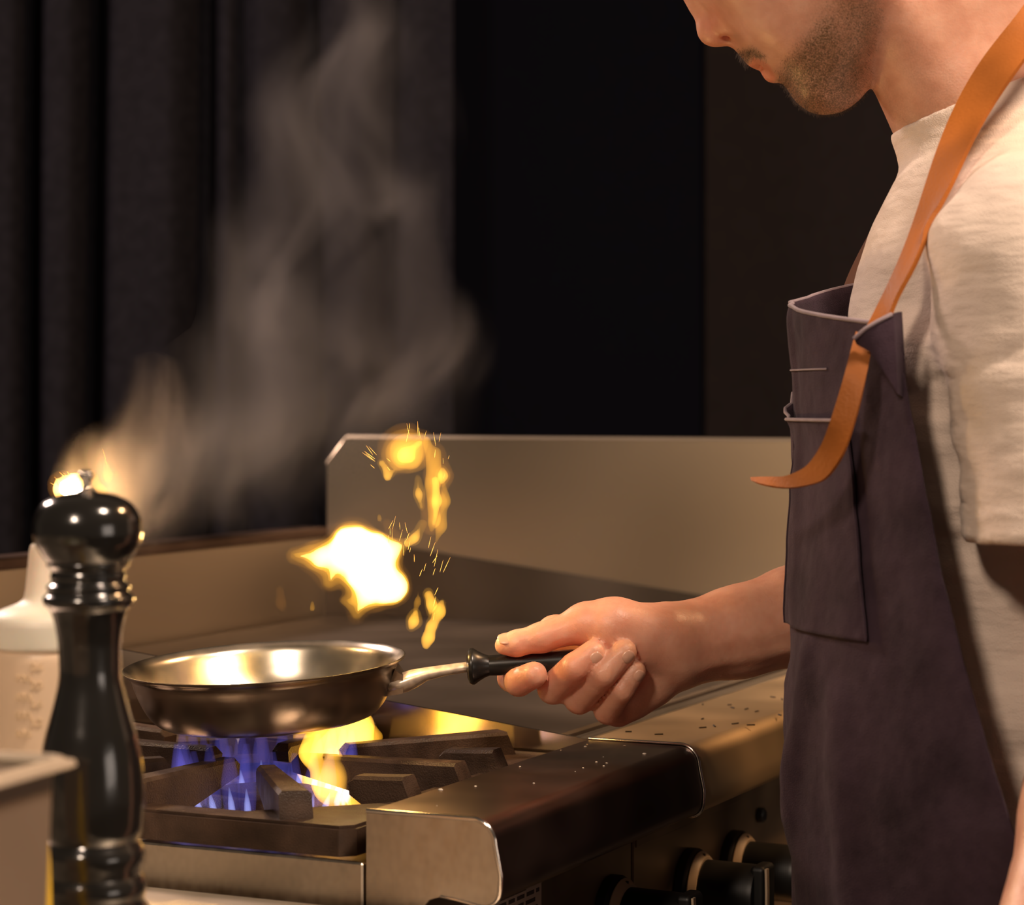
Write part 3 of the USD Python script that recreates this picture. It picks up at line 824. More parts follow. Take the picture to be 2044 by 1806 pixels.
# --- right hand closed round the handle; depths in metres from the handle's axis at 1.59
Dh = 1.589
G = lambda px, py, dd=0.0: P(px, py, Dh + dd)
B.cone(G(1352, 1288, 0.022), G(1240, 1290, 0.020), 0.0245, 0.024, k=0.018)      # palm behind the handle
B.cone(G(1338, 1320, 0.012), G(1262, 1392, 0.018), 0.0180, 0.0125, k=0.012)     # heel of the hand
B.cone(G(1240, 1290, 0.026), G(1110, 1270, 0.030), 0.0215, 0.0150, k=0.014)     # knuckle row, far side
B.cone(G(1250, 1330, 0.028), G(1180, 1370, 0.030), 0.0195, 0.0140, k=0.014)
B.cone(G(1322, 1272, 0.004), G(1222, 1252, -0.004), 0.0215, 0.0185, k=0.014)    # ball of the thumb
B.ball(G(1270, 1285, 0.000), 0.0160, k=0.012)
# thumb lying along the top of the grip
B.cone(G(1222, 1252, -0.002), G(1166, 1243, -0.004), 0.0185, 0.0130, k=0.010)
B.cone(G(1172, 1243, -0.004), G(1082, 1272, -0.006), 0.0122, 0.0098, k=0.006)
B.cone(G(1082, 1272, -0.006), G(1030, 1284, -0.006), 0.0096, 0.0084, k=0.004)
B.cone(G(1030, 1284, -0.006), G(1006, 1288, -0.006), 0.0084, 0.0064, k=0.004)
# fingers: knuckle, first joint, second joint, tip
for kn, a1, a2, tp_, rs in (
        ((1108, 1288, 0.034), (1022, 1352, 0.022), (1036, 1361, -0.006), (1066, 1346, -0.018), (0.0120, 0.0100, 0.0098, 0.0088)),
        ((1140, 1318, 0.036), (1104, 1374, 0.000), (1148, 1332, -0.024), (1184, 1304, -0.023), (0.0122, 0.0106, 0.0100, 0.0090)),
        ((1188, 1340, 0.034), (1156, 1396, -0.002), (1204, 1346, -0.026), (1246, 1302, -0.024), (0.0118, 0.0098, 0.0090, 0.0084)),
        ((1232, 1372, 0.030), (1212, 1418, 0.000), (1242, 1378, -0.020), (1268, 1340, -0.020), (0.0112, 0.0090, 0.0080, 0.0074))):
    k0, k1, k2, k3 = G(*kn), G(*a1), G(*a2), G(*tp_)
    B.cone(k0, k1, rs[0], rs[1], k=0.005)
    B.cone(k1, k2, rs[1], rs[2], k=0.0012)
    B.cone(k2, k3, rs[2], rs[3], k=0.0012)
B.cone(G(1236, 1425, 0.010), G(1300, 1372, 0.012), 0.0085, 0.0125, k=0.010)

def skin_relief(x, d):
    return 0.0004 * (meshkit.noise(x * 130, 3) - 0.5)

bm = B.mesh(0.0019, extra=skin_relief)
V = np.asarray(bm.vertices)
hv = (V - O) @ HR / mm                                     # in the head's own millimetres
f_, l_, u_ = hv[:, 0], np.abs(hv[:, 1]), hv[:, 2]
sm = lambda x, a, b: np.clip((x - a) / (b - a), 0, 1) ** 2 * (3 - 2 * np.clip((x - a) / (b - a), 0, 1))
inhead = (np.linalg.norm(V - H(-50, 0, 20), axis=1) < 0.16)
# stubble grows on the chin, along the jaw and the upper lip
nz = meshkit.fbm(V * 120, 3, seed=5)
chin = sm(u_, -6 - 0.10 * f_ * 0, -20) * sm(f_, -62, -36)
cheek = (0.75 * sm(u_ + 0.42 * (f_ + 12), -12, -52) + 0.25 * sm(u_ + 0.42 * (f_ + 12), 20, -30)) * sm(f_, -92, -60) * sm(l_, 14, 26) * 0.8
uu = u_ - (8.5 - 0.36 * l_)
mous = sm(uu, -1.5, 2.0) * sm(uu, 15, 7) * sm(l_, 34, 22) * sm(f_, -40, -24)
lipz = sm(np.hypot((u_ + 1) / 11.0, l_ / 21.0), 1.12, 0.92) * sm(f_, -14, -8)
soul = sm(np.hypot((u_ + 14) / 5.0, l_ / 9.0), 1.4, 0.6) * 0.5
beard = np.clip(np.maximum.reduce([chin, cheek, mous * 1.25, soul]) * (0.75 + 0.5 * nz), 0, 1)
beard = beard * (1 - np.clip(lipz * sm(u_, 8.5, 6.0) * sm(u_, -15, -12), 0, 1))
beard = np.where(inhead & (l_ < 75), beard, 0)
under = -58 + np.clip(-20 - f_, 0, 80) * 0.55
beard = beard * np.clip(0.25 + 0.75 * sm(u_, under - 12, under + 4), 0, 1) * (0.55 + 0.45 * np.maximum(mous, sm(u_, 0, -18)))
handz = np.exp(-((np.linalg.norm(V - G(1190, 1350, 0.0), axis=1) / 0.06) ** 2)) * 0.25
flush = np.where(inhead, np.clip(0.75 * lipz * sm(u_, 7.5, 5.5) + 0.45 * np.exp(-(np.hypot(u_ - 38, f_ - 2) / 12) ** 2), 0, 1), handz)
body = obj(cook, 'body', (V - x_loc[cook][0], np.asarray(bm.faces)), 'skin', smooth=True, label='bare skin of the head, neck, arms and hands')
pv = UsdGeom.PrimvarsAPI(stage.GetPrimAtPath(body))
pv.CreatePrimvar('beard', Sdf.ValueTypeNames.FloatArray, 'vertex').Set(Vt.FloatArray.FromNumpy(beard.astype(np.float32)))
pv.CreatePrimvar('flush', Sdf.ValueTypeNames.FloatArray, 'vertex').Set(Vt.FloatArray.FromNumpy(flush.astype(np.float32)))
VN = trimesh.Trimesh(V, bm.faces, process=False).vertex_normals

# stubble hairs
def curves(parent, name, roots, dirs, length, width, mt, label=None):
    k = 4; t = np.linspace(0, 1, k)
    pts = roots[:, None] + dirs[:, None] * (length[:, None] * t)[:, :, None]
    c = UsdGeom.BasisCurves.Define(stage, numbered(f'{parent}/{name}'))
    c.CreateTypeAttr('linear'); c.CreateCurveVertexCountsAttr(Vt.IntArray.FromNumpy(np.full(len(roots), k, np.int32)))
    c.CreatePointsAttr(Vt.Vec3fArray.FromNumpy((pts.reshape(-1, 3) - x_loc[cook][0]).astype(np.float32)))
    c.CreateWidthsAttr(Vt.FloatArray.FromNumpy(np.tile(np.linspace(width, width * 0.4, k), len(roots)).astype(np.float32))); c.SetWidthsInterpolation('vertex')
    UsdShade.MaterialBindingAPI.Apply(c.GetPrim()).Bind(UsdShade.Material.Get(stage, '/World/Looks/' + mt)); tag(c, label, kind='stuff')
w = beard * (beard > 0.25)
pick = RNG.choice(len(V), 9000, p=w / w.sum())
jit = RNG.normal(0, 0.0008, (9000, 3))
dr = VN[pick] * 0.75 - hu * 0.55 + hf * 0.1 + RNG.normal(0, 0.25, (9000, 3)); dr /= np.linalg.norm(dr, axis=1)[:, None]
mst = mous[pick] > 0.4
curves(cook, 'beard', V[pick] + jit - VN[pick] * 0.0004, dr, RNG.uniform(0.0010, 0.0024, 9000) * np.where(mst, 1.6, 1.0), 0.00013, 'hair_dark', 'short brown beard and moustache')
# hair, eyes
Hd = Body()
Hd.egg(H(-94, 0, 100), np.array([95, 79, 90]) * mm, HR, k=0.01)
Hd.cone(H(-150, 0, 30), H(-140, 0, 90), 0.045, 0.05, k=0.02)
Hd.egg(H(-20, 0, 50), np.array([70, 90, 72]) * mm, HR, k=0.01, cut=True)
obj(cook, 'hair', (lambda m: (m.vertices - x_loc[cook][0], m.faces))(Hd.mesh(0.005, extra=lambda x, d: 0.006 * (meshkit.fbm(x * 60, 3, 9) - 0.5))), 'hair_dark', smooth=True)
for s in (-1, 1):
    e = trimesh.creation.icosphere(3, 0.0118); e.apply_translation(H(-15.4, s * 32, 75.5))
    ey = wobj(cook, 'eye', e, 'eye_white', smooth=True)
    i_ = trimesh.creation.icosphere(2, 0.0058); i_.apply_translation(H(-8.6, s * 32, 73.5)); wobj(ey, 'iris', i_, 'eye_iris', smooth=True)
    br = tube([H(-3, s * 12, 96), H(-4, s * 28, 101), H(-14, s * 44, 98)], [0.004, 0.0045, 0.002], 8); wobj(cook, 'eyebrow', br, 'hair_dark', smooth=True)


# fingernails
def nail(c, along_, out, ln, wd):
    along_ = along_ / np.linalg.norm(along_); out = out - along_ * (out @ along_); out /= np.linalg.norm(out); sd = np.cross(along_, out)
    a, b = np.meshgrid(np.linspace(-1, 1, 9), np.linspace(-1, 1, 9))
    r = np.hypot(a, b) / np.maximum(np.maximum(abs(a), abs(b)), 1e-6); a2, b2 = a / np.maximum(r, 1) ** 0.8, b / np.maximum(r, 1) ** 0.8
    g = c + along_ * (a2 * ln / 2)[..., None] + sd * (b2 * wd / 2)[..., None] - out * (0.0016 * b2 ** 2 + 0.0006 * a2 ** 2)[..., None]
    wobj(cook, 'fingernail', sheet(g, 0.0007), 'nail', smooth=True)
def nail_on(a, b, r, t, out, ln, wd):
    a, b = G(*a), G(*b); out = np.array(out, float); d = (b - a) / np.linalg.norm(b - a); out = out - d * (out @ d); out /= np.linalg.norm(out)
    nail(a + (b - a) * t + out * (r + 0.0002), d, out, ln, wd)
nail_on((1030, 1284, -0.006), (1006, 1288, -0.006), 0.0073, 0.72, (0.0, -0.62, 0.80), 0.0115, 0.0105)
nail_on((1148, 1332, -0.024), (1184, 1304, -0.023), 0.0090, 0.95, (0.45, -0.80, -0.10), 0.0095, 0.0095)
nail_on((1204, 1346, -0.026), (1246, 1302, -0.024), 0.0084, 0.97, (0.45, -0.80, -0.10), 0.0090, 0.0088)
nail_on((1242, 1378, -0.020), (1268, 1340, -0.020), 0.0074, 0.97, (0.45, -0.80, -0.10), 0.0080, 0.0078)

# --- t-shirt
hemL = P(2150, 1072, 1.32); hemR = SRt + (ER - SRt) * 0.60
aL = (EL - SL) / np.linalg.norm(EL - SL); aR = (ER - SRt) / np.linalg.norm(ER - SRt)
hnL = np.array([0.03, 0.0, -1.0]); hnL /= np.linalg.norm(hnL)
T = Body()
T.egg(ctr(2062, 765), (0.117, 0.155, 0.187), TR, k=0.015)
T.egg(ctr(2055, 1190), (0.112, 0.150, 0.29), TR, k=0.03)
T.egg(ctr(2060, 1700), (0.116, 0.155, 0.30), TR, k=0.04)
T.cone(P(1950, 150, 1.5), P(2004, 300, 1.5), 0.0625, 0.0625, k=0.012)
T.cone(P(2002, 300, 1.5), P(2095, 520, 1.5), 0.0590, 0.085, k=0.012)
for S_, E_, cut_ in ((SL, EL, 0.62), (SRt, ER, 0.60)):
    T.cone(P(2060, 410, 1.5), S_, 0.070, 0.066, k=0.018)
    Q = S_ + (E_ - S_) * cut_
    T.cone(S_, S_ + (E_ - S_) * 0.72, 0.068, 0.079 if S_ is SL else 0.066, k=0.014).clipped(hemL if S_ is SL else hemR, hnL if S_ is SL else aR)
NB, NT = P(1955, 240, 1.5), P(1870, 60, 1.5)
nd = (NT - NB) / np.linalg.norm(NT - NB)
collar_n = np.array([-0.36, -0.0, 0.93]); collar_n /= np.linalg.norm(collar_n)
collar_c = P(1803, 256, 1.5)

def shirt_extra(x, d):
    z = x[:, 2]
    w1 = meshkit.fbm(x * np.array([14, 14, 42]), 3, 21) - 0.5
    w2 = meshkit.fbm(x * np.array([30, 30, 9]), 3, 22) - 0.5
    low = np.clip((P(0, 620, 1.4)[2] - z) / 0.1, 0, 1)
    calm = np.clip(-((x - collar_c) @ collar_n) / 0.035 - 0.15, 0.04, 1)
    e = (0.010 * w1 * (0.3 + 0.7 * low) + 0.006 * w2) * calm
    # deep folds running from the armpit to the chest
    rel = x - SL
    e += 0.004 * np.sin((rel @ np.array([0.5, 0.1, 0.86])) * 120) * np.exp(-((np.linalg.norm(x - P(1830, 600, 1.38), axis=1) / 0.07) ** 2))
    # sleeve hem: a rolled double edge
    t = (x - hemL) @ hnL; onarm = np.linalg.norm(np.cross(x - SL, aL), axis=1) < 0.10
    e -= 0.0016 * np.exp(-((t + 0.004) / 0.004) ** 2) * onarm
    e += 0.0016 * np.exp(-((t + 0.021) / 0.0016) ** 2) * onarm
    # armhole seam of the near sleeve
    t = (x - (SL + aL * 0.02)) @ np.array([0.50, 0.0, -0.87])
    e += 0.0016 * np.exp(-((t - 0.004) / 0.0022) ** 2) * (np.linalg.norm(x - SL, axis=1) < 0.16)
    # neck rib
    t = (x - collar_c) @ collar_n
    e += 0.0012 * np.exp(-((t + 0.022) / 0.0016) ** 2) - 0.0014 * np.exp(-((t + 0.006) / 0.008) ** 2)
    return e

def shirt_full(x, d):
    e = shirt_extra(x, d); o = d + e
    t = (x - collar_c) @ collar_n                       # open above the collar plane
    o2 = np.maximum(o, t)
    inner = -(o + 0.0075)                               # hollow: a shell of cloth
    return np.maximum(o2, inner) - d

sm_ = T.mesh(0.0030, extra=shirt_full, hi=np.array([9, 9, P(0, 100, 1.5)[2]]), lo=np.array([-9, -9, CAM_H - 0.42]))
shirt = obj(cook, 't_shirt', (np.asarray(sm_.vertices) - x_loc[cook][0], np.asarray(sm_.faces)), 'jersey', smooth=True, label='cream cotton t-shirt with short sleeves')
def shirt_d(x):
    d = T(x); return d + shirt_extra(x, d)
def push_out(g, gap):
    """Moves the points of a grid out of the shirt until they clear it by gap."""
    x = g.reshape(-1, 3).copy()
    for _ in range(4):
        d = shirt_d(x); e = 1e-3
        n = np.stack([shirt_d(x + np.eye(3)[i] * e) - d for i in range(3)], 1) / e
        n /= np.maximum(np.linalg.norm(n, axis=1)[:, None], 1e-9)
        x += n * np.maximum(gap - d, 0)[:, None]
    return x.reshape(g.shape)

# --- apron
interp = lambda y, xs, ys: np.interp(y, xs, ys)
ROWY = np.linspace(592, 2300, 150)
FRONT = ([590, 640, 700, 780, 850, 940, 1000, 1140, 1300, 1400, 1500, 1600, 1700, 1806, 2300], [1586, 1586, 1590, 1595, 1599, 1602, 1601, 1592, 1580, 1575, 1576, 1580, 1588, 1592, 1600])
EDGE = ([600, 628, 720, 800, 900, 1000, 1100, 1250, 1400, 1500, 1590, 1700, 1806, 2300], [1772, 1779, 1797, 1812, 1833, 1856, 1880, 1922, 1972, 2010, 2052, 2110, 2180, 2300])
NT_ = 90
TT = np.linspace(-1, 1, NT_)

def apron_row(y, t=TT):
    xs, xe = interp(y, *FRONT), interp(y, *EDGE)
    wa = 0.128 + 0.05 * np.clip((y - 640) / 900, 0, 1)
    S = P(xs, y, 1.485)
    bn = 0.10
    for _ in range(12):
        a = -t * wa; far = t > 0
        bb = np.where(far, 0.62, 1.0) * bn
        b = np.abs(t) ** 2.0 * bb
        pts = S + a[:, None] * Lb - b[:, None] * Fb
        pts[:, 2] = S[2]
        px = 1022 + pts[:, 0] / pts[:, 1] * FPX
        bn = np.clip(bn + (xe - px[0]) / FPX * 1.4 / 0.94, 0.01, 0.4)
        S = S - Fb * ((px.min() - xs) / FPX * 1.48) / -0.94 * -1.0 if False else S + np.array([(xs - px.min()) / FPX * 1.48, 0, 0])
        S[2] = CAM_H + (HORIZON - y) / FPX * 1.485
    return pts

A = np.stack([apron_row(y) for y in ROWY])
# the top hem dips at the near corner and rises towards the far strap
s0 = np.clip((700 - ROWY) / 108, 0, 1)[:, None]
topz = np.interp(TT, [-1, -0.85, -0.4, -0.1, 0.15, 0.8, 1.0], [-0.022, -0.019, -0.0105, -0.004, 0.0, 0.015, 0.016])
A[:, :, 2] += topz[None] * s0
# folds: soft vertical ridges that wander, stronger near the front edge
yy = ROWY[:, None]; tt = TT[None, :]
rid = np.zeros((len(ROWY), NT_))
for t0_, dt, wd, dp, y0, y1 in ((-0.10, 0.00, 0.030, 0.0035, 560, 1000), (-0.22, 0.01, 0.035, 0.0030, 560, 900), (-0.30, 0.02, 0.04, 0.0030, 850, 1260), (-0.16, 0.03, 0.035, 0.0030, 900, 1300),
                              (-0.46, 0.26, 0.05, 0.0045, 1220, 1700), (-0.30, 0.06, 0.05, 0.003, 1400, 1850), (-0.60, 0.10, 0.06, 0.004, 1300, 2000), (-0.08, -0.02, 0.03, 0.0025, 1300, 1900)):
    tcen = t0_ + dt * (yy - y0) / (y1 - y0)
    env = np.clip((yy - y0) / 60, 0, 1) * np.clip((y1 - yy) / 90, 0, 1)
    rid += dp * env * np.exp(-((tt - tcen) / wd) ** 2)
outn = (Fb[None, None] * (1 - 0.55 * np.abs(tt)[..., None]) + Lb[None, None] * (-tt)[..., None] * 0.9)
outn = outn / np.linalg.norm(outn, axis=-1, keepdims=True)
A0 = A.copy()
wr = meshkit.fbm(np.stack([A[..., 0] * 26, A[..., 1] * 26, A[..., 2] * 16], -1), 4, 31) - 0.5
A = A + outn * (1.2 * rid + 0.0055 * wr)[..., None]
A = push_out(A, 0.004)
apron = wobj(cook, 'apron', sheet(A, 0.0016), 'denim', smooth=True, label='faded navy denim bib apron')
# worn pale hem along the top
hem = A[0] + outn[0] * 0.0006
wobj(apron, 'top_hem', tube(hem, 0.0013, 8), 'denim_edge', smooth=True)
def iy(y): return int(np.argmin(abs(ROWY - y)))
def patch(t0_, t1_, y0_, y1_, lift, top_fn=None, n=40, m=60):
    ts, ys = np.linspace(t0_, t1_, n), np.linspace(0, 1, m)
    out = np.zeros((m, n, 3))
    for j, t in enumerate(ts):
        a = y0_ + (top_fn(t) if top_fn else 0)
        yy_ = a + (y1_ - a) * ys
        fi = np.interp(yy_, ROWY, np.arange(len(ROWY))); fj = np.interp(t, TT, np.arange(NT_))
        i0 = np.clip(fi.astype(int), 0, len(ROWY) - 2); j0 = min(int(fj), NT_ - 2); di = (fi - i0)[:, None]; dj = fj - j0
        q = (A[i0, j0] * (1 - di) + A[i0 + 1, j0] * di) * (1 - dj) + (A[i0, j0 + 1] * (1 - di) + A[i0 + 1, j0 + 1] * di) * dj
        o = outn[0, j0] * (1 - dj) + outn[0, j0 + 1] * dj
        out[:, j] = q + o * (lift * (1 + 1.2 * np.exp(-ys / 0.06)))[:, None]
    return out
pk = patch(-0.74, 0.42, 806, 1236, 0.0030, lambda t: 30 * (t < -0.05) * min(1, (-0.05 - t) / 0.12) - 22 * (t > -0.02))
pocket = wobj(apron, 'chest_pocket', sheet(pk, 0.0015), 'denim', smooth=True)
wobj(pocket, 'pocket_hem', tube(pk[0] + outn[0, 30] * 0.0006, 0.0011, 8), 'denim_edge', smooth=True)
for j in (0, 20):
    wobj(pocket, 'stitch_line', tube(pk[1:, j] + outn[0, 30] * 0.0010, 0.0006, 6), 'denim', smooth=True)
sl = patch(-0.62, 0.6, 735, 745, 0.0012, None, 40, 3)
wobj(apron, 'stitch_line', tube(sl[1], 0.0006, 6), 'denim_edge', smooth=True)

# --- leather straps
def ribbon(name, rows, thick, mt, label, gap=0.0025, n=9, m=90, push=True, parent=None):
    """rows: (left px, left py, right px, right py, distance of the left edge, of the right edge)."""
    from scipy.interpolate import PchipInterpolator
    r = np.array(rows, float); s = np.arange(len(r)); q = np.linspace(0, len(r) - 1, m)
    r = np.stack([PchipInterpolator(s, r[:, i])(q) for i in range(6)], 1)
    g = np.stack([[P(a, b, d) * (1 - t) + P(c, e, f) * t for t in np.linspace(0, 1, n)] for a, b, c, e, d, f in r])
    if push:
        g = push_out(g, gap)
        from scipy.ndimage import gaussian_filter1d
        g = gaussian_filter1d(g, 5, axis=0, mode='nearest')
        g = push_out(g, gap * 0.6)
    return wobj(parent or apron, name, sheet(g, thick), mt, smooth=35, label=label)
ribbon('strap', [(2085, -60, 2150, 10, 1.425, 1.43), (2030, 35, 2085, 68, 1.41, 1.40), (1965, 110, 2035, 132, 1.395, 1.375), (1905, 215, 1965, 232, 1.385, 1.365), (1868, 310, 1918, 328, 1.375, 1.355), (1840, 400, 1885, 420, 1.365, 1.345), (1810, 490, 1845, 512, 1.355, 1.338), (1775, 570, 1788, 590, 1.35, 1.336), (1745, 628, 1772, 650, 1.345, 1.334), (1722, 672, 1752, 690, 1.343, 1.334)],
       0.0028, 'leather', 'tan leather neck strap over his near shoulder', push=True)
tail = [(1708, 664, 1742, 680, 1.336, 1.332), (1698, 700, 1735, 722, 1.330, 1.326), (1683, 760, 1723, 778, 1.325, 1.320), (1662, 830, 1705, 846, 1.325, 1.318), (1640, 890, 1678, 916, 1.332, 1.322), (1606, 934, 1636, 962, 1.345, 1.335), (1560, 952, 1572, 974, 1.362, 1.355), (1530, 953, 1530, 969, 1.372, 1.368), (1500, 954, 1502, 960, 1.382, 1.380)]
ribbon('strap_end', tail, 0.0024, 'leather', 'loose curling tan end of the leather strap', push=False)
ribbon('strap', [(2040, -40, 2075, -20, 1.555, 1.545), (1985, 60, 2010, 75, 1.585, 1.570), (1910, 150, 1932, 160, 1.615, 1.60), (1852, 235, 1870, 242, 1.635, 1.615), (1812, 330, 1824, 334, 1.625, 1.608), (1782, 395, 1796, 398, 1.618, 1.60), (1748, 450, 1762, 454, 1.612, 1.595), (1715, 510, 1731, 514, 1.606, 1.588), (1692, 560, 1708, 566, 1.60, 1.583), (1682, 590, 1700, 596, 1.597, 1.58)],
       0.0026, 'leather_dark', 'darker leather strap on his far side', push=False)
# the bib's near corner folded over the strap
ct = [(1704, 676, 1712, 684), (1728, 655, 1738, 700), (1752, 641, 1762, 738), (1780, 627, 1790, 786), (1797, 622, 1808, 800)]
cg = []
for (a, b, c, e), dd in zip(ct, (1.322, 1.319, 1.318, 1.320, 1.330)):
    cg.append([P(a + (c - a) * t, b + (e - b) * t, dd + 0.004 * t) for t in np.linspace(0, 1, 10)])
wobj(apron, 'corner_tab', sheet(np.array(cg), 0.0022), 'denim', smooth=35, label='folded corner of the bib where the strap is threaded')
wobj(apron, 'corner_hem', tube([np.array(r[0]) + [0, -0.001, 0] for r in cg[:4]], 0.0012, 8), 'denim_edge', smooth=True)

# --- trousers and shoes, below the frame
Tr = Body()
hipc = np.array([*(ctr(2090, 1800)[:2]), 0.84])
Tr.egg(hipc, (0.125, 0.165, 0.12), TR, k=0.03)
for s in (1, -1):
    hip = hipc + Lb * s * 0.085 - [0, 0, 0.06]; kn_ = hip + Fb * 0.03 + Lb * s * 0.02 + [0, 0, -0.37]; an_ = kn_ - Fb * 0.05 + Lb * s * 0.01; an_[2] = 0.07
    Tr.cone(hip, kn_, 0.088, 0.064, k=0.03); Tr.cone(kn_, an_, 0.064, 0.055, k=0.02)
    Sh = Body(); ft = an_ * [1, 1, 0] + np.array([0, 0, 0.038])
    Sh.cone(ft - Fb * 0.045, ft + Fb * 0.10, 0.036, 0.036, k=0.01); Sh.cone(ft + Fb * 0.10, ft + Fb * 0.17 - [0, 0, 0.008], 0.036, 0.028, k=0.01); Sh.cone(ft, an_ + [0, 0, 0.01], 0.040, 0.046, k=0.02)
    Sh.egg(ft + Fb * 0.06 - [0, 0, 1.038], (3, 3, 1.0), k=0.0005, cut=True)
    sm2 = Sh.mesh(0.006); wobj(cook, 'shoe', sm2, 'shoe_leather', smooth=True)
wobj(cook, 'trousers', Tr.mesh(0.008), 'trouser_cloth', smooth=True)

# ================================================================== THINGS ON THE TABLE
def lathe_px(rows, axis_x, d, n=96, slope=0.0):
    """Profile given as (row, half width in pixels) pairs at distance d; returns (radius, z) pairs from the bottom up."""
    return [(hw / FPX * d, CAM_H + (HORIZON - y) / FPX * d) for y, hw in rows][::-1]


MD = 1.10
mill_rows = [(936, 0), (939, 9), (944, 16), (950, 17), (957, 12), (964, 8), (971, 9), (977, 14), (982, 24), (985, 46), (991, 66), (1004, 88), (1022, 101), (1045, 108), (1062, 109), (1080, 106), (1098, 97), (1112, 88), (1120, 82)]
neck_rows = [(1119, 78), (1126, 82), (1133, 76), (1139, 72), (1146, 74), (1151, 75), (1157, 73), (1162, 75), (1168, 82), (1173, 83), (1178, 80), (1184, 83), (1190, 89), (1197, 91), (1205, 89), (1213, 80), (1219, 76)]
body_rows = [(1219, 76), (1245, 68), (1290, 62), (1340, 61), (1365, 64), (1400, 72), (1440, 83), (1471, 92), (1527, 101), (1590, 104), (1640, 102), (1660, 99), (1672, 93), (1677, 91), (1684, 95), (1694, 101), (1704, 103), (1716, 102), (1728, 99), (1738, 97), (1744, 96), (1751, 101), (1762, 105), (1772, 106), (1783, 103), (1792, 99), (1799, 101), (1812, 110), (1840, 118), (1900, 122), (1990, 122), (2040, 118), (2058, 114)]
mx, my = (177 - 1022) / FPX * MD, MD
mb = CAM_H + (HORIZON - 2058) / FPX * MD
mill = thing('pepper_mill', 'tall turned black wooden pepper mill with a glossy ball top and small metal finial', 'pepper mill', (mx, my, TZ))
shift = TZ - mb


def mill_part(name, rows, mt, close_top=False, label=None, parent=None):
    pr = lathe_px(rows, 0, MD)
    pr = smooth_profile(pr, 110)
    pr = [(0.0, pr[0][1])] + [tuple(p) for p in pr] + [(0.0, pr[-1][1])]
    m = lathe(pr, 96)
    v = m.vertices
    lean = -(v[:, 2] - TZ) * math.tan(math.radians(1.0))                  # it stands a degree out of true
    v = np.stack([v[:, 0] + lean + 0.0035, v[:, 1], v[:, 2]], 1)
    return obj(parent or mill, name, (v, m.faces), mt, smooth=40, label=label) if False else wobj(parent or mill, name, trimesh.Trimesh(v + [mx, my, 0], m.faces, process=False), mt, smooth=40, label=label)


mill_part('body', body_rows, 'gloss_black')
mill_part('collar', neck_rows, 'gloss_black')
mill_part('head', mill_rows[8:], 'gloss_black', label='glossy black ball head')
mill_part('finial', mill_rows[:9] + [(988, 26)], 'steel_polished', label='small shiny turned nut on top')

# squeeze bottle behind the mill
BD = 1.20
bx = (97 - 1022) / FPX * BD
bot = thing('squeeze_bottle', 'translucent plastic squeeze bottle with a cream conical nozzle, half behind the pepper mill', 'bottle', (bx, BD, TZ))
yb = HORIZON + (CAM_H - TZ) / BD * FPX
def bprof(rows, n=70):
    pr = smooth_profile(lathe_px(rows, 0, BD), n)
    m = lathe([(0, pr[0][1])] + [tuple(p) for p in pr] + [(0, pr[-1][1])], 96); m.apply_translation((bx, BD, 0)); return m
wobj(bot, 'body', bprof([(1288, 100), (1296, 108), (1310, 111), (1500, 111), (1700, 112), (yb - 12, 112), (yb, 106)]), 'bottle_plastic', smooth=40, label='translucent bottle body')
wobj(bot, 'nozzle', bprof([(1086, 33), (1090, 36), (1140, 42), (1192, 49), (1198, 54), (1222, 104), (1232, 113), (1240, 115)], 60), 'white_plastic', smooth=25, label='cream screw cap with a conical spout')
wobj(bot, 'cap_skirt', bprof([(1239, 115), (1243, 116), (1284, 114), (1290, 110)], 30), 'white_plastic', smooth=25)
def emboss(txt, px_, py_, hpx):
    h = hpx / FPX * BD
    t = meshkit.text_mesh(txt, h, 0.0012, bold=True)
    v = t.vertices.copy(); cx0 = (px_ - 97) / FPX * BD; R_ = 111 / FPX * BD - 0.0003
    xx = v[:, 0] + cx0; ang_ = xx / R_
    rad = R_ + v[:, 2] * 0.9
    z = CAM_H + (HORIZON - py_) / FPX * BD + v[:, 1]
    return trimesh.Trimesh(np.stack([bx + rad * np.sin(ang_), BD - rad * np.cos(ang_), z], 1), t.faces, process=False)
ems = []
for i, (a_, b_) in enumerate((('700', '24'), ('600', '20'), ('500', '16'), ('400', '12'))):
    ems += [emboss(a_, 50, 1348 + i * 36, 13), emboss(b_, 82, 1325 + i * 36, 14)]
wobj(bot, 'measuring_scale', cat(ems), 'bottle_relief', smooth=False, label='raised measuring figures on the bottle', kind='stuff')

# yellow bottle in the gap between tub and mill
YD = 1.03
yx = (64 - 1022) / FPX * YD
yel = thing('sauce_bottle', 'yellow plastic sauce bottle squeezed between the tub and the pepper mill', 'bottle', (yx, YD, TZ))
def yprof(pr): m = lathe(pr, 64); m.apply_translation((yx, YD, TZ)); return m
zt = CAM_H + (HORIZON - 1640) / FPX * YD - TZ
wobj(yel, 'body', yprof(smooth_profile([(0.0, 0.0), (0.0072, 0.0005), (0.0088, 0.003), (0.0086, zt * 0.6), (0.0080, zt * 0.85), (0.0060, zt)], 30)), 'yellow_plastic', smooth=40)
wobj(yel, 'cap', yprof([(0, zt - 0.001), (0.0045, zt - 0.001), (0.0045, zt + 0.008), (0.002, zt + 0.016), (0, zt + 0.016)]), 'yellow_plastic')

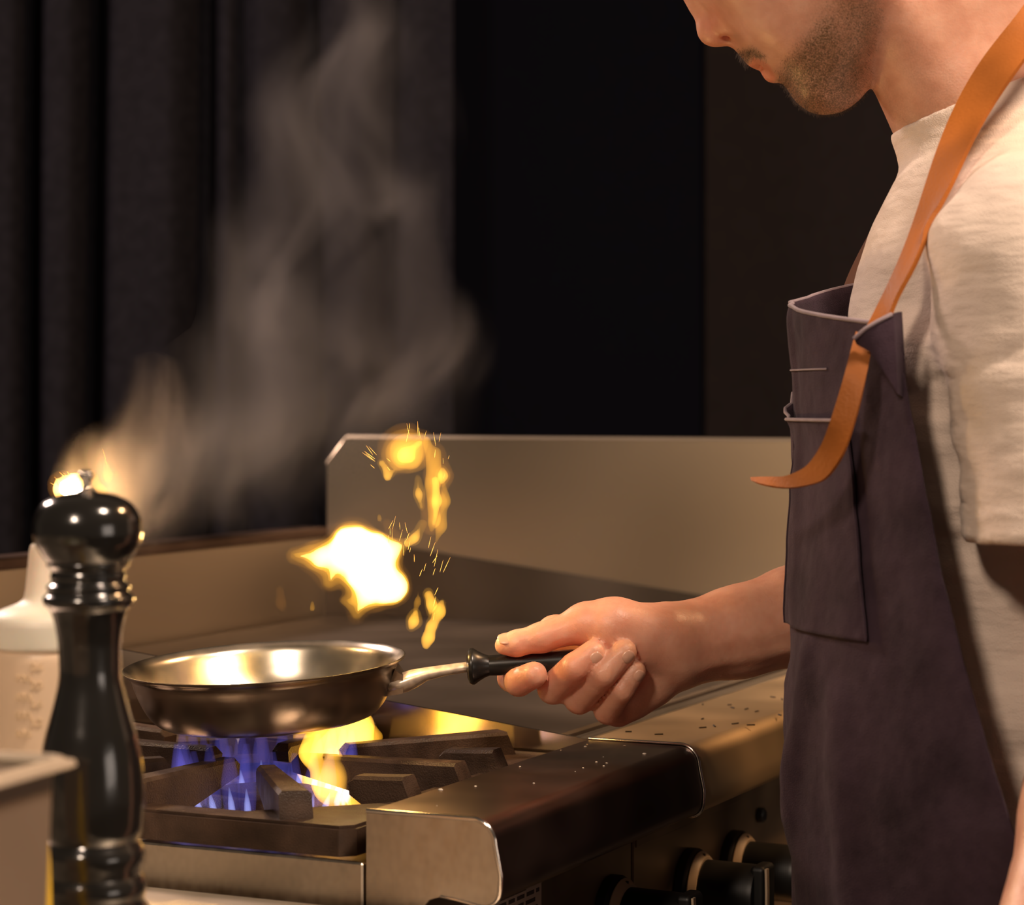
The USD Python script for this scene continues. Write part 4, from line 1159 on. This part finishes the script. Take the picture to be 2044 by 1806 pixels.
# food tub, front left, with its flanged rim
tub_c = P(165, 1503, 0.945)
ta = np.array([-0.335, -0.942, 0.0]); tb = np.array([-0.942, 0.335, 0.0])
TOPZ = tub_c[2]
tub = thing('food_tub', 'beige plastic food tub with a wide flanged rim in the bottom left corner', 'tub', (tub_c + ta * 0.09 + tb * 0.08) * [1, 1, 0] + [0, 0, TZ])
def rrect(w0, w1, d0, d1, r, n=8):
    pts = []
    for (x, y, a0) in ((w1 - r, d1 - r, 0), (w0 + r, d1 - r, 90), (w0 + r, d0 + r, 180), (w1 - r, d0 + r, 270)):
        for t in np.linspace(a0, a0 + 90, n): pts.append((x + r * math.cos(math.radians(t)), y + r * math.sin(math.radians(t))))
    return np.array(pts)
def tubring(rows, ring=False):
    """rows: (inset, corner radius, z): rings of a rounded rectangle joined into a skin."""
    rings = []
    for ins, r, z in rows:
        q = rrect(ins, 0.18 - ins, ins, 0.165 - ins, r)
        rings.append(np.stack([tub_c[0] + ta[0] * q[:, 0] + tb[0] * q[:, 1], tub_c[1] + ta[1] * q[:, 0] + tb[1] * q[:, 1], np.full(len(q), z)], 1))
    if ring: rings.append(rings[0])
    g = np.array(rings); k, n, _ = g.shape
    i, j = np.meshgrid(np.arange(k - 1), np.arange(n), indexing='ij'); j2 = (j + 1) % n
    q = np.stack([i * n + j, i * n + j2, (i + 1) * n + j2, (i + 1) * n + j], -1).reshape(-1, 4)
    v = g.reshape(-1, 3); f = [q[:, [0, 1, 2]], q[:, [0, 2, 3]]]
    for base in () if ring else (0, (k - 1) * n):
        v = np.vstack([v, v[base:base + n].mean(0)[None]]); c = len(v) - 1; jj = np.arange(n)
        f.append(np.stack([np.full(n, c), base + jj, base + (jj + 1) % n], 1))
    m = trimesh.Trimesh(v, np.vstack(f), process=False); m.fix_normals(); return m
wobj(tub, 'body', tubring([(0.0115, 0.010, TZ), (0.0098, 0.010, TZ + 0.004), (0.0066, 0.008, TOPZ - 0.010), (0.0060, 0.008, TOPZ - 0.004), (0.0058, 0.008, TOPZ - 0.0042), (0.0078, 0.007, TOPZ - 0.006), (0.0100, 0.008, TOPZ - 0.012), (0.0135, 0.012, TZ + 0.006)]), 'tub_plastic', smooth=50)
wobj(tub, 'rim', tubring([(0.0066, 0.009, TOPZ - 0.0045), (0.004, 0.010, TOPZ - 0.0040), (0.0012, 0.0065, TOPZ - 0.0052), (0.0, 0.006, TOPZ - 0.0042), (0.0006, 0.006, TOPZ - 0.0022), (0.003, 0.007, TOPZ - 0.0016), (0.0035, 0.0075, TOPZ - 0.0005), (0.005, 0.009, TOPZ), (0.0066, 0.009, TOPZ - 0.0006), (0.0078, 0.008, TOPZ - 0.0030)], True), 'tub_rim', smooth=40, label='glossy double-stepped rim')
q = rrect(0.0150, 0.1650, 0.0150, 0.1500, 0.010)
sauce = hull([tub_c * [1, 1, 0] + ta * a_ + tb * b_ + [0, 0, z] for a_, b_ in q for z in (TZ + 0.0065, TOPZ - 0.030)])
top('green_sauce', sauce, 'green_sauce', 'dull green sauce filling the beige tub at the front left', 'sauce', smooth=30)

# ================================================================== FIRE
FD = 1.575
def F_(px, py, dd=0.0): return P(px, py, FD + dd)
S = FD / FPX                                             # metres per pixel there
def flame(parent, name, cones, mt, h=0.0018, amp=0.0025, freq=90, seed=1, k=0.006, label=None, stretch=(1, 1, 0.6), kind=None, base=None):
    b = Body(); bs = base or F_
    for (x0, y0, r0, x1, y1, r1, *dd) in cones:
        d0 = dd[0] if dd else 0.0
        b.cone(bs(x0, y0, d0), bs(x1, y1, d0) + [0, 0, 1e-5], r0 * S, r1 * S, k=k)
    m = b.mesh(h, extra=lambda x, d: amp * 2 * (meshkit.fbm(x * freq * np.array(stretch), 3, seed) - 0.5))
    return wobj(parent, name, m, mt, smooth=True, label=label, kind=kind)


fire = thing('pan_fire', 'white-hot fireball and yellow flames leaping out of the frying pan', 'fire', F_(700, 1240))
fb = [(705, 1092, 43, 735, 1110, 42), (735, 1110, 40, 765, 1165, 34), (770, 1168, 34, 785, 1172, 26), (680, 1110, 30, 640, 1112, 18), (640, 1112, 18, 588, 1108, 5), (735, 1180, 24, 712, 1226, 5), (668, 1125, 15, 660, 1160, 7), (765, 1110, 24, 803, 1087, 4), (700, 1200, 6, 688, 1199, 3), (725, 1150, 34, 735, 1175, 26)]
flame(fire, 'fireball', fb, 'flame_white', amp=0.0035, freq=75, seed=4, k=0.006, label='white-hot heart of the fire')
for nm, ad, mt_, am, fr_, lb_ in (('yellow_shell', 4.0, 'flame_shell', 0.0035, 75, 'yellow shell of the fireball'), ('orange_glow', 7.0, 'flame_glow_a', 0.0036, 72, None), ('orange_glow', 11.0, 'flame_glow_b', 0.0040, 66, None), ('orange_glow', 18.0, 'flame_glow_c', 0.0045, 56, 'faint orange glow round the fireball')):
    flame(fire, nm, [(x0, y0, r0 + ad, x1, y1, r1 + ad * 0.8) for x0, y0, r0, x1, y1, r1 in fb], mt_, h=0.0022, amp=am, freq=fr_, seed=4, k=0.007, label=lb_)
for r_, mt_ in ((15, 'flame_yellow'), (22, 'flame_glow_a'), (30, 'flame_glow_a'), (38, 'flame_glow_a'), (47, 'flame_glow_b'), (58, 'flame_glow_c')):
    flame(fire, 'soft_flame', [(806 + r_ * 0.05, 914 - r_ * 0.28, r_, 818, 916 - r_ * 0.25, r_ * 0.8), (812, 905, r_ * 0.6, 838, 884, r_ * 0.45)], mt_, h=0.0022, amp=0.0040, freq=62, seed=int(33 + r_), k=0.006)
core = Body(); core.cone(F_(712, 1092), F_(745, 1130), 0.0085, 0.0085, k=0.004); core.cone(F_(745, 1130), F_(765, 1165), 0.008, 0.006, k=0.004)
wobj(fire, 'core', core.mesh(0.003), 'flame_core', smooth=True)
tongues = [
    ('flame_yellow', [(762, 924, 5, 768, 930, 3), (770, 938, 5, 774, 950, 4), (774, 950, 4, 788, 938, 2)], 0.0012, 120),
    ('flame_orange', [(852, 880, 6, 866, 960, 11), (866, 960, 11, 866, 1040, 8), (866, 1040, 8, 860, 1058, 3), (872, 900, 5, 870, 940, 8)], 0.003, 80),
    ('flame_yellow', [(868, 960, 5, 871, 1000, 8), (871, 1000, 8, 868, 1045, 4)], 0.002, 90),
    ('flame_yellow', [(883, 936, 4, 884, 950, 8), (884, 950, 8, 882, 964, 4)], 0.001, 90),
    ('flame_orange', [(884, 900, 2, 888, 1000, 7), (888, 1000, 7, 880, 1050, 5), (880, 1050, 5, 868, 1090, 3)], 0.002, 90),
    ('flame_yellow', [(833, 955, 3, 835, 985, 5), (835, 985, 5, 841, 1012, 3)], 0.0012, 110),
    ('flame_yellow', [(843, 1044, 3, 828, 1072, 5), (828, 1072, 5, 812, 1084, 4)], 0.002, 100),
    ('flame_orange', [(757, 1030, 3, 758, 1036, 4)], 0.001, 120),
    ('flame_yellow', [(855, 1186, 8, 862, 1208, 8), (862, 1208, 8, 858, 1226, 4)], 0.002, 90),
    ('flame_yellow', [(830, 1222, 4, 826, 1240, 8), (826, 1240, 8, 820, 1252, 4)], 0.0016, 90),
    ('flame_yellow', [(882, 1200, 3, 876, 1220, 7), (876, 1220, 7, 862, 1250, 6), (862, 1250, 6, 856, 1272, 7), (856, 1272, 7, 850, 1288, 5)], 0.002, 90),
    ('flame_orange', [(838, 1160, 1.5, 834, 1200, 4), (834, 1200, 4, 828, 1225, 3)], 0.001, 90),
    ('flame_haze', [(558, 1178, 6, 561, 1205, 8), (561, 1205, 8, 564, 1216, 4)], 0.001, 90),
    ('flame_orange', [(624, 1202, 3, 624, 1214, 4)], 0.001, 90),
    ('flame_haze', [(775, 1045, 10, 790, 1075, 14)], 0.003, 90),
    ('flame_haze', [(862, 915, 24, 870, 950, 26), (870, 950, 26, 868, 1045, 20)], 0.006, 50),
]
for i, (mt, cones, amp, fr) in enumerate(tongues):
    dd_ = 0.02 * math.sin(i * 2.3)
    flame(fire, 'flame_tongue', [(c[0], c[1], c[2] * 1.15 + 0.5, c[3], c[4], c[5] * 1.15 + 0.5, dd_) for c in cones], mt, h=0.0014, amp=amp * 1.2, freq=fr, seed=20 + i, k=0.004)
    if mt == 'flame_yellow':
        flame(fire, 'tongue_glow', [(c[0], c[1], c[2] * 1.3 + 4.5, c[3], c[4], c[5] * 1.3 + 4.5, dd_) for c in cones], 'flame_glow_a', h=0.0018, amp=amp * 1.5, freq=fr * 0.8, seed=20 + i, k=0.004)
rs_ = random.Random(11)
def sparks(parent, boxes, base):
    out = []
    for (x0, x1, y0, y1, n, ln, ang0, ang1) in boxes:
        for _ in range(n):
            px, py = rs_.uniform(x0, x1), rs_.uniform(y0, y1); l = ln * rs_.uniform(0.4, 1.2); an = math.radians(rs_.uniform(ang0, ang1)); dd = rs_.uniform(-0.02, 0.02)
            a_ = base(px, py, dd); b_ = base(px + l * math.cos(an), py - l * math.sin(an), dd); r = rs_.uniform(0.4, 0.8) * S
            out.append(tube([a_, a_ * 0.6 + b_ * 0.4, b_], [r * 0.4, r, r * 0.25], 6))
    wobj(parent, 'spark', cat(out), 'spark', smooth=True, kind='stuff', label='thin flying sparks')
sparks(fire, [(805, 870, 845, 890, 7, 26, 75, 110), (740, 780, 905, 945, 8, 22, 120, 150), (775, 815, 1045, 1085, 9, 26, 60, 110), (815, 885, 1085, 1150, 9, 34, 55, 80), (800, 830, 1085, 1140, 5, 20, 60, 95), (860, 895, 880, 960, 5, 18, 70, 100), (840, 880, 1170, 1260, 4, 22, 60, 85)], F_)

# second flare behind the mill
FL = 1.70
def F2(px, py, dd=0.0): return P(px, py, FL + dd)
flare = thing('flare_up', 'small white flare burning behind the finial of the pepper mill', 'fire', F2(140, 1040))
flame(flare, 'flare_heart', [(130, 972, 18, 146, 966, 22), (118, 976, 9, 140, 1000, 24), (150, 962, 12, 155, 985, 14), (128, 955, 4, 126, 948, 2), (142, 950, 5, 139, 944, 2), (116, 968, 4, 112, 960, 1.5)], 'flame_white', amp=0.003, freq=110, seed=8, k=0.006, base=F2, label='white-hot heart of the flare')
c2 = Body(); c2.cone(F2(136, 974), F2(150, 985), 0.0065, 0.0060); wobj(flare, 'core', c2.mesh(0.002), 'flare_core', smooth=True)
for i, (mt, cones) in enumerate([('flame_orange', [(190, 960, 9, 202, 982, 16), (184, 938, 3, 186, 950, 7)]), ('flame_orange', [(212, 925, 7, 216, 950, 9), (216, 950, 9, 218, 960, 5)]), ('flame_orange', [(228, 935, 3, 231, 948, 5)]), ('flame_haze', [(125, 970, 34, 150, 990, 36)])]):
    flame(flare, 'flame_tongue', cones, mt, h=0.0016, amp=0.002, freq=110, seed=50 + i, k=0.004, base=F2)
sparks(flare, [(108, 140, 945, 975, 9, 14, 95, 150), (205, 215, 905, 930, 2, 22, 95, 115)], F2)

# the burner's own flame: a ring of blue jets, and one yellow flare on its far right
bz = ZT - 0.034
bc3 = RG(BC[0], BC[1], 0)
gas = thing('burner_flame', 'ring of blue gas flames with one tall yellow flame under the pan', 'fire', bc3 * [1, 1, 0] + [0, 0, bz])
jets, inner_j = [], []
N_J = 26
for i in range(N_J):
    a_ = 2 * math.pi * (i + 0.3 * rs_.random()) / N_J
    dv = np.array([math.cos(a_), math.sin(a_), 0.0]); r0 = 0.0535
    hgt = rs_.uniform(0.040, 0.053)
    base = bc3 * [1, 1, 0] + dv * r0 + [0, 0, bz + 0.001]
    ts = np.linspace(0, 1, 9)
    path = np.array([base + dv * (0.010 * t - 0.004 * t * t) + [0, 0, hgt * t] for t in ts])
    jets.append(tube(path, np.interp(ts, [0, 0.15, 0.5, 1], [0.0030, 0.0060, 0.0066, 0.0020]), 10))
    h2_ = rs_.uniform(0.013, 0.022)
    path = np.array([base + dv * 0.006 * t + [0, 0, h2_ * t] for t in ts])
    inner_j.append(tube(path, np.interp(ts, [0, 0.2, 0.5, 1], [0.0016, 0.0026, 0.0022, 0.0004]), 8))
for m_ in jets: obj_ = wobj(gas, 'gas_jet', m_, 'flame_blue', smooth=True)
for m_ in inner_j: wobj(gas, 'jet_cone', m_, 'flame_blue_inner', smooth=True)
S_save = S
def F3(px, py, dd=0.0): return P(px, py, 1.66 + dd)
flame(gas, 'yellow_flame', [(662, 1610, 16, 652, 1545, 34), (652, 1545, 34, 690, 1490, 44), (690, 1490, 44, 706, 1452, 34), (640, 1605, 18, 612, 1535, 16), (690, 1600, 18, 686, 1520, 26), (706, 1470, 30, 716, 1448, 20)], 'flame_yellow', amp=0.008, freq=48, seed=71, k=0.012, base=F3, label='tall yellow flame at the right of the burner')
flame(gas, 'yellow_flame', [(690, 1490, 52, 722, 1470, 36), (735, 1505, 18, 752, 1475, 10), (650, 1465, 16, 596, 1470, 6), (640, 1600, 16, 612, 1520, 14)], 'flame_orange', amp=0.006, freq=55, seed=72, k=0.014, base=F3, label='orange edge of the yellow flame')
flame(gas, 'yellow_flame', [(662, 1622, 9, 648, 1565, 22), (648, 1565, 22, 622, 1500, 15), (690, 1608, 10, 676, 1548, 20), (676, 1548, 20, 668, 1500, 18), (622, 1500, 15, 640, 1470, 18)], 'flame_yellow', amp=0.006, freq=55, seed=74, k=0.010, base=lambda x, y, dd=0.0: P(x, y, 1.572), label='yellow flame on the near right of the burner')
flame(gas, 'blue_haze', [(455, 1600, 34, 455, 1470, 40), (530, 1600, 30, 525, 1470, 36), (590, 1590, 26, 590, 1480, 24), (420, 1450, 20, 580, 1440, 20, -0.13)], 'flame_blue_haze', amp=0.004, freq=60, seed=73, k=0.02, base=F3, label='faint violet haze over the jets')

# ================================================================== SMOKE
def smoke_mat(name, blobs, density, color, scale, lo, hi, aniso=0.3, zs=0.42, seed=0.0):
    nodes = {'g': ('geometry', {}), 'wn': ('noise_texture', {'scale': 9.0, 'detail': 0.0}),
             'wv': ('vector_math', {'math_type': 'multiply_add', 'vector2': (0.10, 0.10, 0.12), 'vector3': (seed, seed, seed)}),
             'ad': ('vector_math', {'math_type': 'add'}), 'mp': ('mapping', {'scale': (1, 1, zs)}),
             'n': ('noise_texture', {'scale': scale, 'detail': 2.0, 'roughness': 0.55}),
             'mr': ('map_range', {'range_type': 'smoothstep', 'from_min': lo, 'from_max': hi, 'to_min': 0.0, 'to_max': 1.0}),
             'x': ('math', {'math_type': 'multiply'}), 'd': ('math', {'math_type': 'multiply', 'value2': density}),
             'p': ('principled_volume', {'color': color, 'anisotropy': aniso})}
    links = [('g.position', 'wn.vector'), ('wn.color', 'wv.vector1'), ('g.position', 'ad.vector1'), ('wv.vector', 'ad.vector2'), ('ad.vector', 'mp.vector'), ('mp.vector', 'n.vector'), ('n.fac', 'mr.value'),
             ('mr.result', 'x.value1'), ('x.value', 'd.value1'), ('d.value', 'p.density')]
    prev = None
    for i, (c, r, w_) in enumerate(blobs):
        nodes[f's{i}'] = ('vector_math', {'math_type': 'subtract', 'vector2': tuple(c + np.array([0.05, 0.05, 0.06]) + seed)})
        nodes[f'm{i}'] = ('vector_math', {'math_type': 'divide', 'vector2': tuple(r)})
        nodes[f'l{i}'] = ('vector_math', {'math_type': 'length'})
        nodes[f'r{i}'] = ('map_range', {'range_type': 'smoothstep', 'from_min': 1.0, 'from_max': 0.15, 'to_min': 0.0, 'to_max': w_})
        links += [('ad.vector', f's{i}.vector1'), (f's{i}.vector', f'm{i}.vector1'), (f'm{i}.vector', f'l{i}.vector1'), (f'l{i}.value', f'r{i}.value')]
        if prev:
            nodes[f'a{i}'] = ('math', {'math_type': 'add'})
            links += [(prev, f'a{i}.value1'), (f'r{i}.result', f'a{i}.value2')]; prev = f'a{i}.value'
        else:
            prev = f'r{i}.result'
    links.append((prev, 'x.value2'))
    mat(name, nodes, links, surface=None, volume='p.volume')


def smoke(name, label, px_blobs, d, density, color, scale, lo, hi, **kw):
    bl = [(P(x, y, d + dd), np.array([rx / FPX * d, ry_, rz / FPX * d]), w_) for x, y, rx, rz, ry_, dd, w_ in px_blobs]
    smoke_mat(name + '_gas', bl, density, color, scale, lo, hi, **kw)
    b = Body()
    for c, r, _ in bl: b.egg(c, r * 0.97 + 0.008, k=0.01)
    m = b.mesh(0.018, pad=0.02)
    top(name, m, name + '_gas', label, 'smoke', smooth=True, kind='stuff')


smoke('smoke_plume', 'grey smoke plume rising from the pan towards the top of the picture',
      [(690, 780, 330, 260, 0.14, 0.0, 1.0), (640, 520, 240, 300, 0.13, 0.03, 0.9), (700, 270, 230, 300, 0.12, 0.05, 0.6), (480, 900, 260, 230, 0.12, -0.02, 0.9), (880, 690, 130, 130, 0.08, 0.0, 0.8), (700, 20, 200, 260, 0.12, 0.05, 0.22)],
      1.72, 5.6, (0.62, 0.60, 0.63), 17.0, 0.40, 0.70)
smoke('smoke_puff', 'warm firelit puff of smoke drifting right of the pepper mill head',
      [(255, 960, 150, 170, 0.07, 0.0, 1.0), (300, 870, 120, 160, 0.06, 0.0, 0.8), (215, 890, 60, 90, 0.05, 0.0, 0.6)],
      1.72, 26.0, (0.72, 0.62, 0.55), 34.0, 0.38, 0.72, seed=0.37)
#@@END
